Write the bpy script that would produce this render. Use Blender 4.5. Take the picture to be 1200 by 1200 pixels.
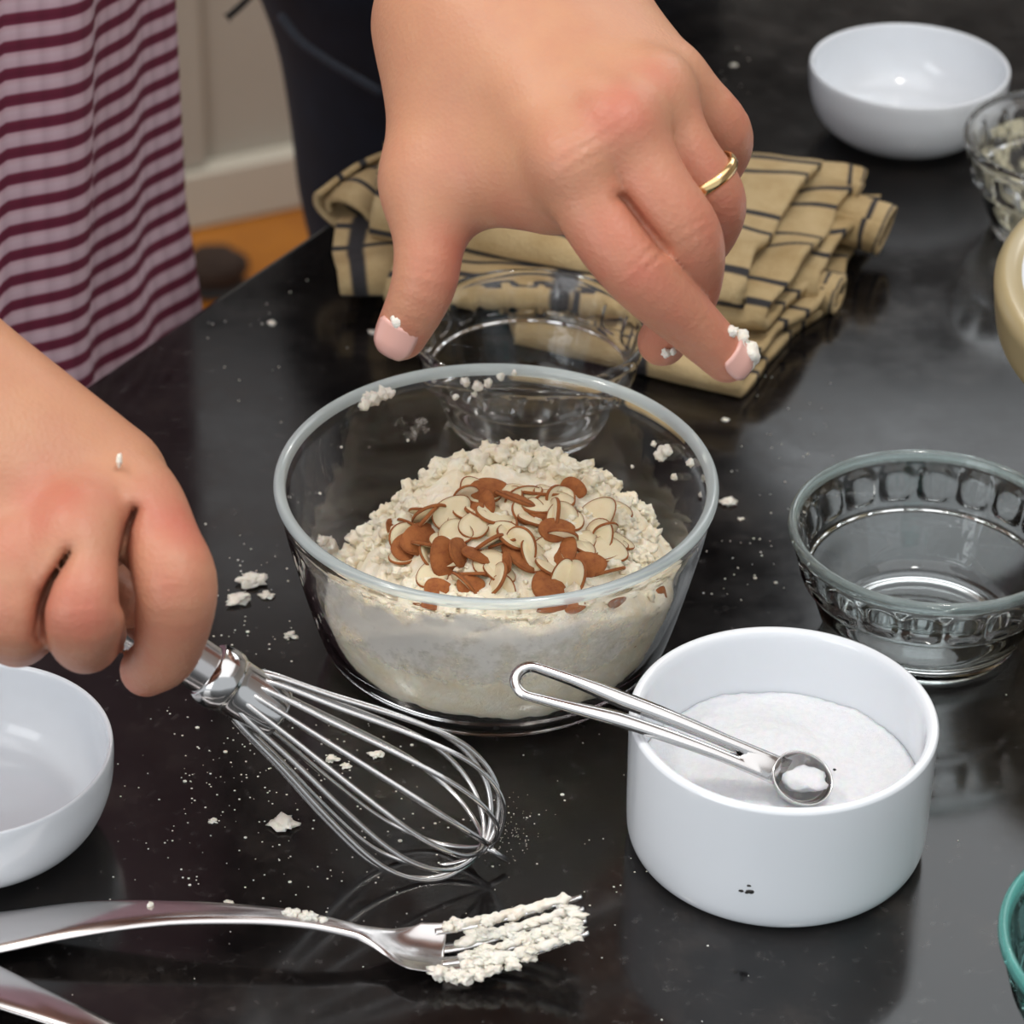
import bpy, bmesh, math, random
import numpy as np
from mathutils import Vector, Matrix, noise

# ------------------------------------------------------------------ camera, world, light
for o in list(bpy.data.objects):
    bpy.data.objects.remove(o, do_unlink=True)
SC = bpy.context.scene
COL = SC.collection
CT = 0.92                                   # height of the worktop above the floor
FPX, PITCH, ROLL, Z0 = 3600.0, math.radians(33.3), math.radians(0.9), 0.692
c_, s_ = math.cos(PITCH), math.sin(PITCH)
FW = np.array([0, c_, -s_]); UP0 = np.array([0, s_, c_]); RT0 = np.array([1.0, 0, 0])
RT = math.cos(ROLL) * RT0 + math.sin(ROLL) * UP0
UP = -math.sin(ROLL) * RT0 + math.cos(ROLL) * UP0
CAM0 = np.array([0, 0, Z0])

cam_d = bpy.data.cameras.new('camera'); cam = bpy.data.objects.new('camera', cam_d); COL.objects.link(cam)
cam_d.sensor_width = 36.0; cam_d.lens = 36.0 * FPX / 1200.0
cam_d.clip_start = 0.02; cam_d.clip_end = 50
m = Matrix.Identity(4)
for i, v in enumerate((RT, UP, -FW)):
    for j in range(3):
        m[j][i] = float(v[j])
m[2][3] = CT + Z0
cam.matrix_world = m
cam_d.dof.use_dof = True; cam_d.dof.focus_distance = 1.09; cam_d.dof.aperture_fstop = 15.0
SC.camera = cam

w = bpy.data.worlds.new('world'); SC.world = w; w.use_nodes = True
bg = w.node_tree.nodes['Background']; bg.inputs[0].default_value = (0.90, 0.95, 1.0, 1); bg.inputs[1].default_value = 0.70

def area(name, loc, sx, sy, power, col, rot=(0, 0, 0), shape='RECTANGLE'):
    d = bpy.data.lights.new(name, 'AREA'); d.shape = shape; d.size = sx
    if shape == 'RECTANGLE': d.size_y = sy
    d.energy = power; d.color = col
    o = bpy.data.objects.new(name, d); COL.objects.link(o); o.location = loc; o.rotation_euler = rot
    return o
CEIL = 2.62
area('front_left_fill_light', (-1.6, -0.85, CT + 0.75), 1.2, 1.3, 14, (0.97, 0.985, 1.0), (math.radians(80), 0, math.radians(-42)))  # added fill from front left to brighten the dough; no window is there
area('worktop_strip_fill_light', (-0.52, 3.75, CEIL - 0.03), 0.7, 0.8, 1.1, (0.95, 0.97, 1.0))  # unseen lamp added to give the worktop its grey reflected strip
area('ceiling_panel_light', (0.25, 0.15, CEIL - 0.03), 3.0, 2.4, 29, (0.96, 0.98, 1.0))
area('far_ceiling_panel_light', (1.25, 3.05, CEIL - 0.03), 2.4, 1.75, 32, (0.90, 0.96, 1.0))
for px_, py_ in ((-0.9, 0.9), (0.35, 0.6), (-0.6, 2.6), (0.1, 3.0), (1.6, 3.4)):
    area('downlight', (px_, py_, CEIL - 0.035), 0.13, 0.13, 7, (1.0, 0.95, 0.88), shape='DISK')

vs = SC.view_settings
SC.display_settings.display_device = 'sRGB'
vs.view_transform = 'Standard'; vs.look = 'None'; vs.exposure = 0.0; vs.gamma = 1.0; vs.use_curve_mapping = False
cy = SC.cycles
cy.max_bounces = 14; cy.transmission_bounces = 12; cy.glossy_bounces = 6; cy.diffuse_bounces = 4; cy.transparent_max_bounces = 16
cy.use_denoising = True
cy.blur_glossy = 0.0
cy.sample_clamp_indirect = 6.0

# ------------------------------------------------------------------ helpers
def ray(px, py):
    return FW + RT * ((px - 600) / FPX) + UP * ((600 - py) / FPX)
def P(px, py, h=0.0):                       # point at height h above the worktop seen at px, py
    d = ray(px, py); return CAM0 + d * ((h - Z0) / d[2])
def A(px, py, wd):                          # point at distance wd along the view axis
    return CAM0 + ray(px, py) * wd
random.seed(7); RNG = np.random.default_rng(11)

def thing(name, loc, label, cat, group=None):
    o = bpy.data.objects.new(name, None); COL.objects.link(o)
    o.empty_display_size = 0.02
    o.location = (loc[0], loc[1], loc[2] + CT)
    o['label'] = label; o['category'] = cat
    if group: o['group'] = group
    return o
def tag(o, label, cat, group=None, kind=None):
    o['label'] = label; o['category'] = cat
    if group: o['group'] = group
    if kind: o['kind'] = kind
    return o
def wloc(o):
    v = Vector((0, 0, 0))
    while o:
        v += o.location; o = o.parent
    return v
def mk(name, V, F, mats, parent=None, origin=None, smooth=True, mi=None, kind=None, attrs=None, uv=None):
    """V: points relative to the worktop surface (z = 0 is the worktop)."""
    V = np.asarray(V, float).reshape(-1, 3)
    me = bpy.data.meshes.new(name)
    if parent is not None:
        og = wloc(parent)
    elif origin is not None:
        og = Vector((origin[0], origin[1], origin[2] + CT))
    else:
        lo, hi = V.min(0), V.max(0)
        og = Vector(((lo[0] + hi[0]) / 2, (lo[1] + hi[1]) / 2, lo[2] + CT))
    W = V + np.array([0, 0, CT]) - np.array(og)
    me.from_pydata(W.tolist(), [], [list(map(int, f)) for f in F])
    for mt in (mats if isinstance(mats, (list, tuple)) else [mats]):
        me.materials.append(mt)
    if smooth: me.polygons.foreach_set('use_smooth', [True] * len(me.polygons))
    if mi is not None: me.polygons.foreach_set('material_index', list(mi))
    for k, a in (attrs or {}).items():
        at = me.attributes.new(k, 'FLOAT', 'POINT'); at.data.foreach_set('value', np.asarray(a, np.float32))
    me.update()
    o = bpy.data.objects.new(name, me); COL.objects.link(o)
    if parent is not None: o.parent = parent
    else: o.location = og
    if kind: o['kind'] = kind
    return o
def fixn(o):
    bm = bmesh.new(); bm.from_mesh(o.data); bmesh.ops.recalc_face_normals(bm, faces=bm.faces); bm.to_mesh(o.data); bm.free(); return o

def lathe(prof, n=96, c=(0, 0), z=0.0, disp=None):
    prof = np.asarray(prof, float); m_ = len(prof)
    th = np.linspace(0, 2 * np.pi, n, endpoint=False)
    V, F, idx = [], [], []
    for k, (r, h) in enumerate(prof):
        if r < 1e-6:
            idx.append([len(V)] * n); V.append((c[0], c[1], z + h))
        else:
            rr = np.full(n, r)
            if disp is not None: rr = rr + disp(th, h, k)
            idx.append(list(range(len(V), len(V) + n)))
            V += [(c[0] + a * math.cos(t), c[1] + a * math.sin(t), z + h) for a, t in zip(rr, th)]
    for k in range(m_ - 1):
        a, b = idx[k], idx[k + 1]
        for i in range(n):
            j = (i + 1) % n
            q = [a[i], a[j], b[j], b[i]]
            q2 = []
            for v in q:
                if v not in q2: q2.append(v)
            if len(q2) > 2: F.append(q2)
    return V, F
def smooth_prof(pts, sub=4):
    pts = np.asarray(pts, float); out = []
    for i in range(len(pts) - 1):
        p0 = pts[max(i - 1, 0)]; p1 = pts[i]; p2 = pts[i + 1]; p3 = pts[min(i + 2, len(pts) - 1)]
        for t in np.linspace(0, 1, sub, endpoint=False):
            out.append(0.5 * ((2 * p1) + (-p0 + p2) * t + (2 * p0 - 5 * p1 + 4 * p2 - p3) * t * t + (-p0 + 3 * p1 - 3 * p2 + p3) * t ** 3))
    out.append(pts[-1]); out = np.array(out)
    if pts.shape[1] == 2: out[:, 0] = np.maximum(out[:, 0], 0)
    return out
def crv(pts, sub=8): return smooth_prof(pts, sub)
def tube(path, rad, n=10, closed=False):
    path = np.asarray(path, float); L = len(path)
    rad = np.full(L, rad) if np.isscalar(rad) else np.asarray(rad)
    if closed:
        tan = np.roll(path, -1, 0) - np.roll(path, 1, 0)
    else:
        tan = np.gradient(path, axis=0)
    tan /= np.linalg.norm(tan, axis=1)[:, None] + 1e-12
    u = np.cross(tan[0], [0.3, 0.2, 1.0]); u /= np.linalg.norm(u)
    V, F = [], []
    for i in range(L):
        u = u - tan[i] * np.dot(u, tan[i]); u /= np.linalg.norm(u); v = np.cross(tan[i], u)
        for k in range(n):
            a = 2 * math.pi * k / n
            V.append(path[i] + rad[i] * (math.cos(a) * u + math.sin(a) * v))
    for i in range(L if closed else L - 1):
        for k in range(n):
            a, b = i * n + k, i * n + (k + 1) % n
            j = (i + 1) % L
            F.append((a, b, j * n + (k + 1) % n, j * n + k))
    if not closed:
        F.append(tuple(range(n))[::-1]); F.append(tuple(range((L - 1) * n, L * n)))
    return V, F
def box(cx, cy_, cz, sx, sy, sz, ang=0.0):
    V = []
    for z in (-1, 1):
        for x, y in ((-1, -1), (1, -1), (1, 1), (-1, 1)):
            X, Y = x * sx / 2, y * sy / 2
            V.append((cx + X * math.cos(ang) - Y * math.sin(ang), cy_ + X * math.sin(ang) + Y * math.cos(ang), cz + z * sz / 2))
    return V, [(3, 2, 1, 0), (4, 5, 6, 7), (0, 1, 5, 4), (1, 2, 6, 5), (2, 3, 7, 6), (3, 0, 4, 7)]
def bev(o, wd=0.002, seg=2):
    b = o.modifiers.new('bevel', 'BEVEL'); b.width = wd; b.segments = seg; b.limit_method = 'ANGLE'; return o
def merge(parts):
    V, F = [], []
    for v, f in parts:
        n = len(V); V += [tuple(p) for p in v]; F += [tuple(i + n for i in q) for q in f]
    return V, F
_bm = bmesh.new(); bmesh.ops.create_icosphere(_bm, subdivisions=2, radius=1.0)
_bm.verts.ensure_lookup_table(); ICO_V = np.array([v.co[:] for v in _bm.verts]); ICO_F = [tuple(v.index for v in f.verts) for f in _bm.faces]; _bm.free()
_bm = bmesh.new(); bmesh.ops.create_icosphere(_bm, subdivisions=1, radius=1.0)
_bm.verts.ensure_lookup_table(); ICO1_V = np.array([v.co[:] for v in _bm.verts]); ICO1_F = [tuple(v.index for v in f.verts) for f in _bm.faces]; _bm.free()
_bm = bmesh.new(); bmesh.ops.create_icosphere(_bm, subdivisions=3, radius=1.0)
_bm.verts.ensure_lookup_table(); ICO3_V = np.array([v.co[:] for v in _bm.verts]); ICO3_F = [tuple(v.index for v in f.verts) for f in _bm.faces]; _bm.free()
def lump(c, r, seed=0, sc=(1, 1, 1), rough=0.35, lo=False, freq=1.3):
    V = []
    off = Vector((seed * 3.17, seed * 1.71, seed * 0.37))
    vs_, fs_ = (ICO1_V, ICO1_F) if lo == 2 else (ICO_V, ICO_F) if (lo or r < 0.0013 or rough < 0.12) else (ICO3_V, ICO3_F)
    if rough < 0.12: vs_, fs_ = ICO3_V, ICO3_F
    for v in vs_:
        q = Vector(v) * freq + off
        n_ = noise.noise(q) + 0.6 * noise.noise(q * 2.3) + 0.45 * noise.noise(q * 4.6)
        d = 1 + rough * n_ * 1.5
        V.append((c[0] + v[0] * r * d * sc[0], c[1] + v[1] * r * d * sc[1], c[2] + v[2] * r * d * sc[2]))
    return V, fs_

# ------------------------------------------------------------------ materials
def mat(name, col=(0.5, 0.5, 0.5), rough=0.5, **kw):
    m_ = bpy.data.materials.new(name); m_.use_nodes = True
    b = m_.node_tree.nodes['Principled BSDF']
    b.inputs['Base Color'].default_value = (*col, 1); b.inputs['Roughness'].default_value = rough
    for k, v in kw.items():
        b.inputs[k].default_value = v
    return m_
def N(m_, typ, **kw):
    n = m_.node_tree.nodes.new(typ)
    for k, v in kw.items():
        if hasattr(n, k): setattr(n, k, v)
        else: n.inputs[k].default_value = v
    return n
def Lk(m_, a, b): m_.node_tree.links.new(a, b)
def PB(m_): return m_.node_tree.nodes['Principled BSDF']
def ramp(m_, src, stops, interp='LINEAR'):
    r = N(m_, 'ShaderNodeValToRGB'); r.color_ramp.interpolation = interp
    e = r.color_ramp.elements
    while len(e) < len(stops): e.new(0.5)
    for el, (p, c) in zip(e, stops):
        el.position = p; el.color = (*c, 1) if len(c) == 3 else c
    Lk(m_, src, r.inputs[0]); return r
def obj_noise(m_, scale, detail=4, rough=0.55):
    tc = N(m_, 'ShaderNodeTexCoord'); n = N(m_, 'ShaderNodeTexNoise'); n.inputs['Scale'].default_value = scale
    n.inputs['Detail'].default_value = detail; n.inputs['Roughness'].default_value = rough
    Lk(m_, tc.outputs['Object'], n.inputs['Vector']); return n
def bump(m_, src, strength=0.2, dist=0.001):
    b = N(m_, 'ShaderNodeBump'); b.inputs['Strength'].default_value = strength; b.inputs['Distance'].default_value = dist
    Lk(m_, src, b.inputs['Height']); Lk(m_, b.outputs[0], PB(m_).inputs['Normal']); return b

# dark polished stone
M_stone = mat('black_stone', (0.01, 0.01, 0.01), 0.10)
n1 = obj_noise(M_stone, 26, 6, 0.7); r1 = ramp(M_stone, n1.outputs['Fac'], [(0.36, (0.0035, 0.003, 0.003)), (0.55, (0.0085, 0.007, 0.0065)), (0.74, (0.026, 0.021, 0.018))])
n2 = obj_noise(M_stone, 210, 3, 0.6); r2 = ramp(M_stone, n2.outputs['Fac'], [(0.60, (0, 0, 0)), (0.78, (0.03, 0.028, 0.027))])
mx = N(M_stone, 'ShaderNodeMix', data_type='RGBA', blend_type='ADD'); mx.inputs[0].default_value = 1.0
Lk(M_stone, r1.outputs[0], mx.inputs[6]); Lk(M_stone, r2.outputs[0], mx.inputs[7]); Lk(M_stone, mx.outputs[2], PB(M_stone).inputs['Base Color'])
r3 = ramp(M_stone, n1.outputs['Fac'], [(0.3, (0.09, 0.09, 0.09)), (0.75, (0.20, 0.20, 0.20))]); Lk(M_stone, r3.outputs[0], PB(M_stone).inputs['Roughness'])
PB(M_stone).inputs['IOR'].default_value = 1.52

M_china = mat('white_glazed_china', (0.755, 0.785, 0.82), 0.12)
M_china.node_tree.nodes['Principled BSDF'].inputs['Coat Weight'].default_value = 0.3
M_yellow = mat('buff_stoneware', (0.37, 0.30, 0.165), 0.25)
def glass(name, col, ior=1.47, rough=0.0):
    return mat(name, col, rough, **{'Transmission Weight': 1.0, 'IOR': ior})
M_glass = glass('clear_glass', (0.995, 1.0, 0.998), 1.43)
M_glass_green = glass('pale_green_glass', (0.95, 0.99, 0.985))
M_glass_teal = glass('teal_glass', (0.45, 0.86, 0.82))
def rimglass(name, col, tr=0.66): return mat(name, col, 0.12, **{'Transmission Weight': tr, 'IOR': 1.47})  # pale, part-opaque: light gathered in glass edges is put into the colour
M_rim = rimglass('light_edge_glass_rim', (0.86, 0.96, 0.96), 0.55); M_rim_green = rimglass('green_glass_rim', (0.78, 0.92, 0.90), 0.84); M_rim_teal = rimglass('teal_glass_rim', (0.20, 0.66, 0.60))
M_steel = mat('brushed_steel', (0.64, 0.61, 0.60), 0.18, Metallic=1.0)
M_steel2 = mat('bright_steel', (0.66, 0.65, 0.64), 0.14, Metallic=1.0)
M_gold = mat('gold', (0.93, 0.66, 0.32), 0.16, Metallic=1.0)
def crumbly(name, a, b, sc=160, bs=0.6):
    m_ = mat(name, a, 0.85, **{'Subsurface Weight': 0.12, 'Subsurface Scale': 0.003})
    n = obj_noise(m_, sc, 5, 0.65); r = ramp(m_, n.outputs['Fac'], [(0.3, b), (0.62, a)]); Lk(m_, r.outputs[0], PB(m_).inputs['Base Color'])
    n_ = obj_noise(m_, sc * 4, 4, 0.7); bump(m_, n_.outputs['Fac'], bs, 0.0012); return m_
M_dough = crumbly('crumbly_dough', (0.95, 0.88, 0.73), (0.88, 0.75, 0.52), 110)
M_flour = crumbly('flour_dough_white', (0.86, 0.82, 0.74), (0.78, 0.70, 0.58))
M_almond = crumbly('almond_flesh', (0.84, 0.73, 0.50), (0.80, 0.66, 0.42), 90, 0.1)
M_skinbrown = crumbly('almond_skin', (0.40, 0.135, 0.036), (0.25, 0.07, 0.018), 240, 0.4)
M_sugar = crumbly('granulated_sugar', (0.86, 0.87, 0.89), (0.80, 0.81, 0.84), 500, 0.7)
PB(M_sugar).inputs['Subsurface Weight'].default_value = 0.3
M_speck = mat('dark_speck', (0.02, 0.018, 0.016), 0.6)
# smear of flour on glass: lets part of the light through
M_smear = mat('flour_smear', (0.90, 0.86, 0.80), 0.9)
ns = obj_noise(M_smear, 55, 6, 0.7); at = N(M_smear, 'ShaderNodeAttribute', attribute_name='dens')
ml = N(M_smear, 'ShaderNodeMath', operation='MULTIPLY_ADD'); ml.inputs[1].default_value = 1.0
ad = N(M_smear, 'ShaderNodeMath', operation='ADD'); Lk(M_smear, ns.outputs['Fac'], ad.inputs[0]); Lk(M_smear, at.outputs['Fac'], ad.inputs[1])
rs = ramp(M_smear, ad.outputs[0], [(0.78, (0, 0, 0)), (1.0, (0.85, 0.85, 0.85))]); Lk(M_smear, rs.outputs[0], PB(M_smear).inputs['Alpha'])
# skin
M_skin = mat('skin', (0.6, 0.3, 0.19), 0.45, **{'Subsurface Weight': 0.18, 'Subsurface Scale': 0.006, 'Specular IOR Level': 0.4})
PB(M_skin).inputs['Subsurface Radius'].default_value = (1.0, 0.35, 0.2)
atr = N(M_skin, 'ShaderNodeAttribute', attribute_name='red'); nk = obj_noise(M_skin, 70, 5, 0.6); nl = obj_noise(M_skin, 22, 3, 0.5)
mm = N(M_skin, 'ShaderNodeMath', operation='MULTIPLY_ADD'); mm.inputs[1].default_value = 0.55; Lk(M_skin, nk.outputs['Fac'], mm.inputs[0]); Lk(M_skin, atr.outputs['Fac'], mm.inputs[2])
rk = ramp(M_skin, mm.outputs[0], [(0.12, (0.535, 0.275, 0.155)), (0.42, (0.50, 0.235, 0.142)), (0.95, (0.48, 0.135, 0.092))])
mq = N(M_skin, 'ShaderNodeMix', data_type='RGBA', blend_type='MULTIPLY'); mq.inputs[0].default_value = 0.35
rl = ramp(M_skin, nl.outputs['Fac'], [(0.3, (0.86, 0.80, 0.76)), (0.7, (1, 1, 1))])
Lk(M_skin, rk.outputs[0], mq.inputs[6]); Lk(M_skin, rl.outputs[0], mq.inputs[7]); Lk(M_skin, mq.outputs[2], PB(M_skin).inputs['Base Color'])
vb = N(M_skin, 'ShaderNodeTexVoronoi'); vb.inputs['Scale'].default_value = 620
tcv = N(M_skin, 'ShaderNodeTexCoord'); Lk(M_skin, tcv.outputs['Object'], vb.inputs['Vector']); bump(M_skin, vb.outputs['Distance'], 0.22, 0.0006)
M_nail = mat('fingernail', (0.70, 0.40, 0.34), 0.25)
# apron cloth: woven stripes carried by the cloth's own length
M_apron = mat('striped_seersucker', (0.6, 0.5, 0.5), 0.9)
sa = N(M_apron, 'ShaderNodeAttribute', attribute_name='stripe'); sb = N(M_apron, 'ShaderNodeAttribute', attribute_name='across')
f1 = N(M_apron, 'ShaderNodeMath', operation='FRACT'); Lk(M_apron, sa.outputs['Fac'], f1.inputs[0])
ra = ramp(M_apron, f1.outputs[0], [(0.0, (0.60, 0.42, 0.50)), (0.30, (0.66, 0.50, 0.57)), (0.50, (0.62, 0.40, 0.47)), (0.56, (0.16, 0.016, 0.05)), (0.72, (0.13, 0.010, 0.035)), (0.93, (0.17, 0.018, 0.05)), (1.0, (0.5, 0.33, 0.4))])
f2 = N(M_apron, 'ShaderNodeMath', operation='FRACT'); Lk(M_apron, sb.outputs['Fac'], f2.inputs[0])
rb_ = ramp(M_apron, f2.outputs[0], [(0.0, (0.78, 0.74, 0.76)), (0.25, (1, 1, 1)), (0.6, (1, 1, 1)), (1.0, (0.78, 0.74, 0.76))])
ma = N(M_apron, 'ShaderNodeMix', data_type='RGBA', blend_type='MULTIPLY'); ma.inputs[0].default_value = 0.7
Lk(M_apron, ra.outputs[0], ma.inputs[6]); Lk(M_apron, rb_.outputs[0], ma.inputs[7]); Lk(M_apron, ma.outputs[2], PB(M_apron).inputs['Base Color'])
def cloth(name, a, b, sc):
    m_ = mat(name, a, 0.9); n = obj_noise(m_, sc, 5, 0.6); r = ramp(m_, n.outputs['Fac'], [(0.3, b), (0.7, a)]); Lk(m_, r.outputs[0], PB(m_).inputs['Base Color'])
    n2_ = obj_noise(m_, 900, 2); bump(m_, n2_.outputs['Fac'], 0.3, 0.0006); return m_
M_jeans = cloth('dark_navy_denim', (0.0075, 0.013, 0.028), (0.004, 0.006, 0.014), 30)
M_seam = cloth('denim_seam', (0.030, 0.038, 0.056), (0.018, 0.022, 0.032), 200)
M_shirt = cloth('dark_shirt', (0.012, 0.012, 0.014), (0.007, 0.007, 0.009), 40)
M_strap = cloth('dark_strap', (0.025, 0.023, 0.022), (0.015, 0.014, 0.013), 200)
M_shoe = cloth('shoe_leather', (0.035, 0.018, 0.010), (0.02, 0.010, 0.006), 40)
# towel: tan terry with woven dark lines that follow the cloth
M_towel = mat('tan_terry', (0.5, 0.38, 0.2), 0.95)
tl = N(M_towel, 'ShaderNodeAttribute', attribute_name='lines'); ta = N(M_towel, 'ShaderNodeAttribute', attribute_name='cross')
tf = N(M_towel, 'ShaderNodeMath', operation='FRACT'); Lk(M_towel, tl.outputs['Fac'], tf.inputs[0])
DK = (0.035, 0.033, 0.036)
BK = (1, 1, 1)
tr = ramp(M_towel, tf.outputs[0], [(0.0, BK), (0.44, BK), (0.455, (0, 0, 0)), (0.51, (0, 0, 0)), (0.525, BK), (0.74, BK), (0.755, (0, 0, 0)), (0.81, (0, 0, 0)), (0.825, BK)])
tf2 = N(M_towel, 'ShaderNodeMath', operation='FRACT'); Lk(M_towel, ta.outputs['Fac'], tf2.inputs[0])
tr2 = ramp(M_towel, tf2.outputs[0], [(0.0, BK), (0.46, BK), (0.475, (0, 0, 0)), (0.525, (0, 0, 0)), (0.54, BK)])
tm = N(M_towel, 'ShaderNodeMath', operation='MULTIPLY'); Lk(M_towel, tr.outputs[0], tm.inputs[0]); Lk(M_towel, tr2.outputs[0], tm.inputs[1])
tn = obj_noise(M_towel, 45, 5, 0.6); tcol = ramp(M_towel, tn.outputs['Fac'], [(0.3, (0.42, 0.29, 0.13)), (0.7, (0.58, 0.44, 0.24))])
tx = N(M_towel, 'ShaderNodeMix', data_type='RGBA'); Lk(M_towel, tm.outputs[0], tx.inputs[0]); tx.inputs[6].default_value = (*DK, 1); Lk(M_towel, tcol.outputs[0], tx.inputs[7])
Lk(M_towel, tx.outputs[2], PB(M_towel).inputs['Base Color'])
tb = obj_noise(M_towel, 650, 3, 0.7); bump(M_towel, tb.outputs['Fac'], 0.8, 0.0015)
# room
M_cab = cloth('cream_cabinet_paint', (0.40, 0.365, 0.31), (0.37, 0.335, 0.28), 4)
M_trim = mat('trim_paint', (0.52, 0.48, 0.40), 0.5)
M_wood = mat('honey_oak', (0.4, 0.16, 0.03), 0.35)
wn = obj_noise(M_wood, 6, 6, 0.6); wr = ramp(M_wood, wn.outputs['Fac'], [(0.3, (0.25, 0.075, 0.005)), (0.7, (0.42, 0.155, 0.016))]); Lk(M_wood, wr.outputs[0], PB(M_wood).inputs['Base Color'])
M_wall = mat('wall_paint', (0.36, 0.345, 0.32), 0.8)
M_ceil = mat('ceiling_paint', (0.80, 0.80, 0.80), 0.9)

# ------------------------------------------------------------------ the room
FL = -CT                                    # floor, relative to the worktop
ED = np.array([0.53, 0.848]); EN = np.array([0.848, -0.53]); E0 = np.array([-0.0937, 1.2993])
def E(t, n=0.0): return E0 + ED * t + EN * n
# cabinet front line
ca = P(226, 261, FL); cb = P(343, 237, FL); CA = math.atan2(cb[1] - ca[1], cb[0] - ca[0])
cdir = np.array([math.cos(CA), math.sin(CA)]); cnrm = np.array([-math.sin(CA), math.cos(CA)])   # away from the camera
def K(t, n): return ca[:2] + cdir * t + cnrm * n

V, F = box(0.3, 1.6, FL - 0.02, 5.6, 5.2, 0.04)
V_, F_ = box(0.3, 4.12, 1.45, 5.6, 0.20, 0.46); mk('unseen_dark_box_1', V_, F_, mat('dark_box_brown', (0.03, 0.022, 0.016), 0.5), kind='structure', smooth=False)  # unseen box added to darken what the worktop reflects
fl = mk('floor', V, F, M_wood, kind='structure', smooth=False)
# boards of the floor, laid along the cabinets
k = 0
for j in range(-14, 16):
    for i in range(2):
        wd = 0.082
        n0 = -0.02 - (j + 15) * wd
        if n0 < -2.2: continue
        c = K(-0.75 + i * 1.3 + (0.35 if j % 2 else 0.0), n0 - wd / 2)
        V, F = box(c[0], c[1], FL + 0.004, 1.296, wd - 0.003, 0.008, CA)
        mk('floor_board', V, F, M_wood, parent=fl, smooth=False)
V, F = box(0.3, 4.28, 0.35, 5.6, 0.12, 2.62); mk('wall_back', V, F, M_wall, kind='structure', smooth=False)
V, F = box(3.16, 1.6, 0.35, 0.12, 5.2, 2.62); mk('wall_right', V, F, M_wall, kind='structure', smooth=False)
V, F = box(0.3, 1.6, CEIL - CT + 0.03, 5.6, 5.2, 0.06); mk('ceiling', V, F, M_ceil, kind='structure', smooth=False)

cab = thing('base_cabinet', (*K(0.1, 0.3), FL), 'cream painted base cabinet with recessed panel door behind the two people', 'cabinet')
def kbox(name, t0, t1, n0, n1, z0, z1, mt, b=0.003):
    c = K((t0 + t1) / 2, (n0 + n1) / 2)
    V, F = box(c[0], c[1], (z0 + z1) / 2, t1 - t0, n1 - n0, z1 - z0, CA)
    return bev(mk(name, V, F, mt, parent=cab, smooth=False), b)
kbox('carcass', -0.62, 0.85, 0.02, 0.58, FL, -0.02, M_cab)
T0 = 0.012                                   # left edge of the recessed panel, along the front
for a0, a1 in ((-0.60, T0 - 0.075), (T0 - 0.07, 0.42), (0.43, 0.84)):
    kbox('door_panel', a0 + 0.06, a1 - 0.06, 0.008, 0.02, FL + 0.05, -0.10, M_cab)
    kbox('door_stile', a0, a0 + 0.075, -0.008, 0.02, FL + 0.07, -0.03, M_cab)
    kbox('door_stile', a1 - 0.075, a1, -0.008, 0.02, FL + 0.07, -0.03, M_cab)
    kbox('door_rail', a0 + 0.075, a1 - 0.075, -0.008, 0.02, -0.11, -0.03, M_cab)
kbox('base_rail', -0.62, 0.85, -0.018, 0.02, FL + 0.001, FL + 0.068, M_trim)
kbox('worktop', -0.64, 0.87, -0.02, 0.60, -0.02, 0.015, M_stone)

# island
q = [E(-1.0), E(1.25), E(1.25, 1.05), E(-1.0, 1.05)]
V = [(*p, -0.032) for p in q] + [(*p, 0.0) for p in q]
ct = mk('countertop', V, [(3, 2, 1, 0), (4, 5, 6, 7), (0, 1, 5, 4), (1, 2, 6, 5), (2, 3, 7, 6), (3, 0, 4, 7)], M_stone, smooth=False)
fixn(ct); bev(ct, 0.004, 3); tag(ct, 'dark polished stone worktop with flour dust and a long left edge', 'countertop')
isl = thing('island_cabinet', (*E(0.1, 0.5), FL), 'cream island cabinet carrying the dark stone worktop', 'cabinet')
q = [E(-0.92, 0.06), E(1.17, 0.06), E(1.17, 0.99), E(-0.92, 0.99)]
V = [(*p, FL) for p in q] + [(*p, -0.033) for p in q]
fixn(mk('body', V, [(3, 2, 1, 0), (4, 5, 6, 7), (0, 1, 5, 4), (1, 2, 6, 5), (2, 3, 7, 6), (3, 0, 4, 7)], M_cab, parent=isl, smooth=False))

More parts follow.
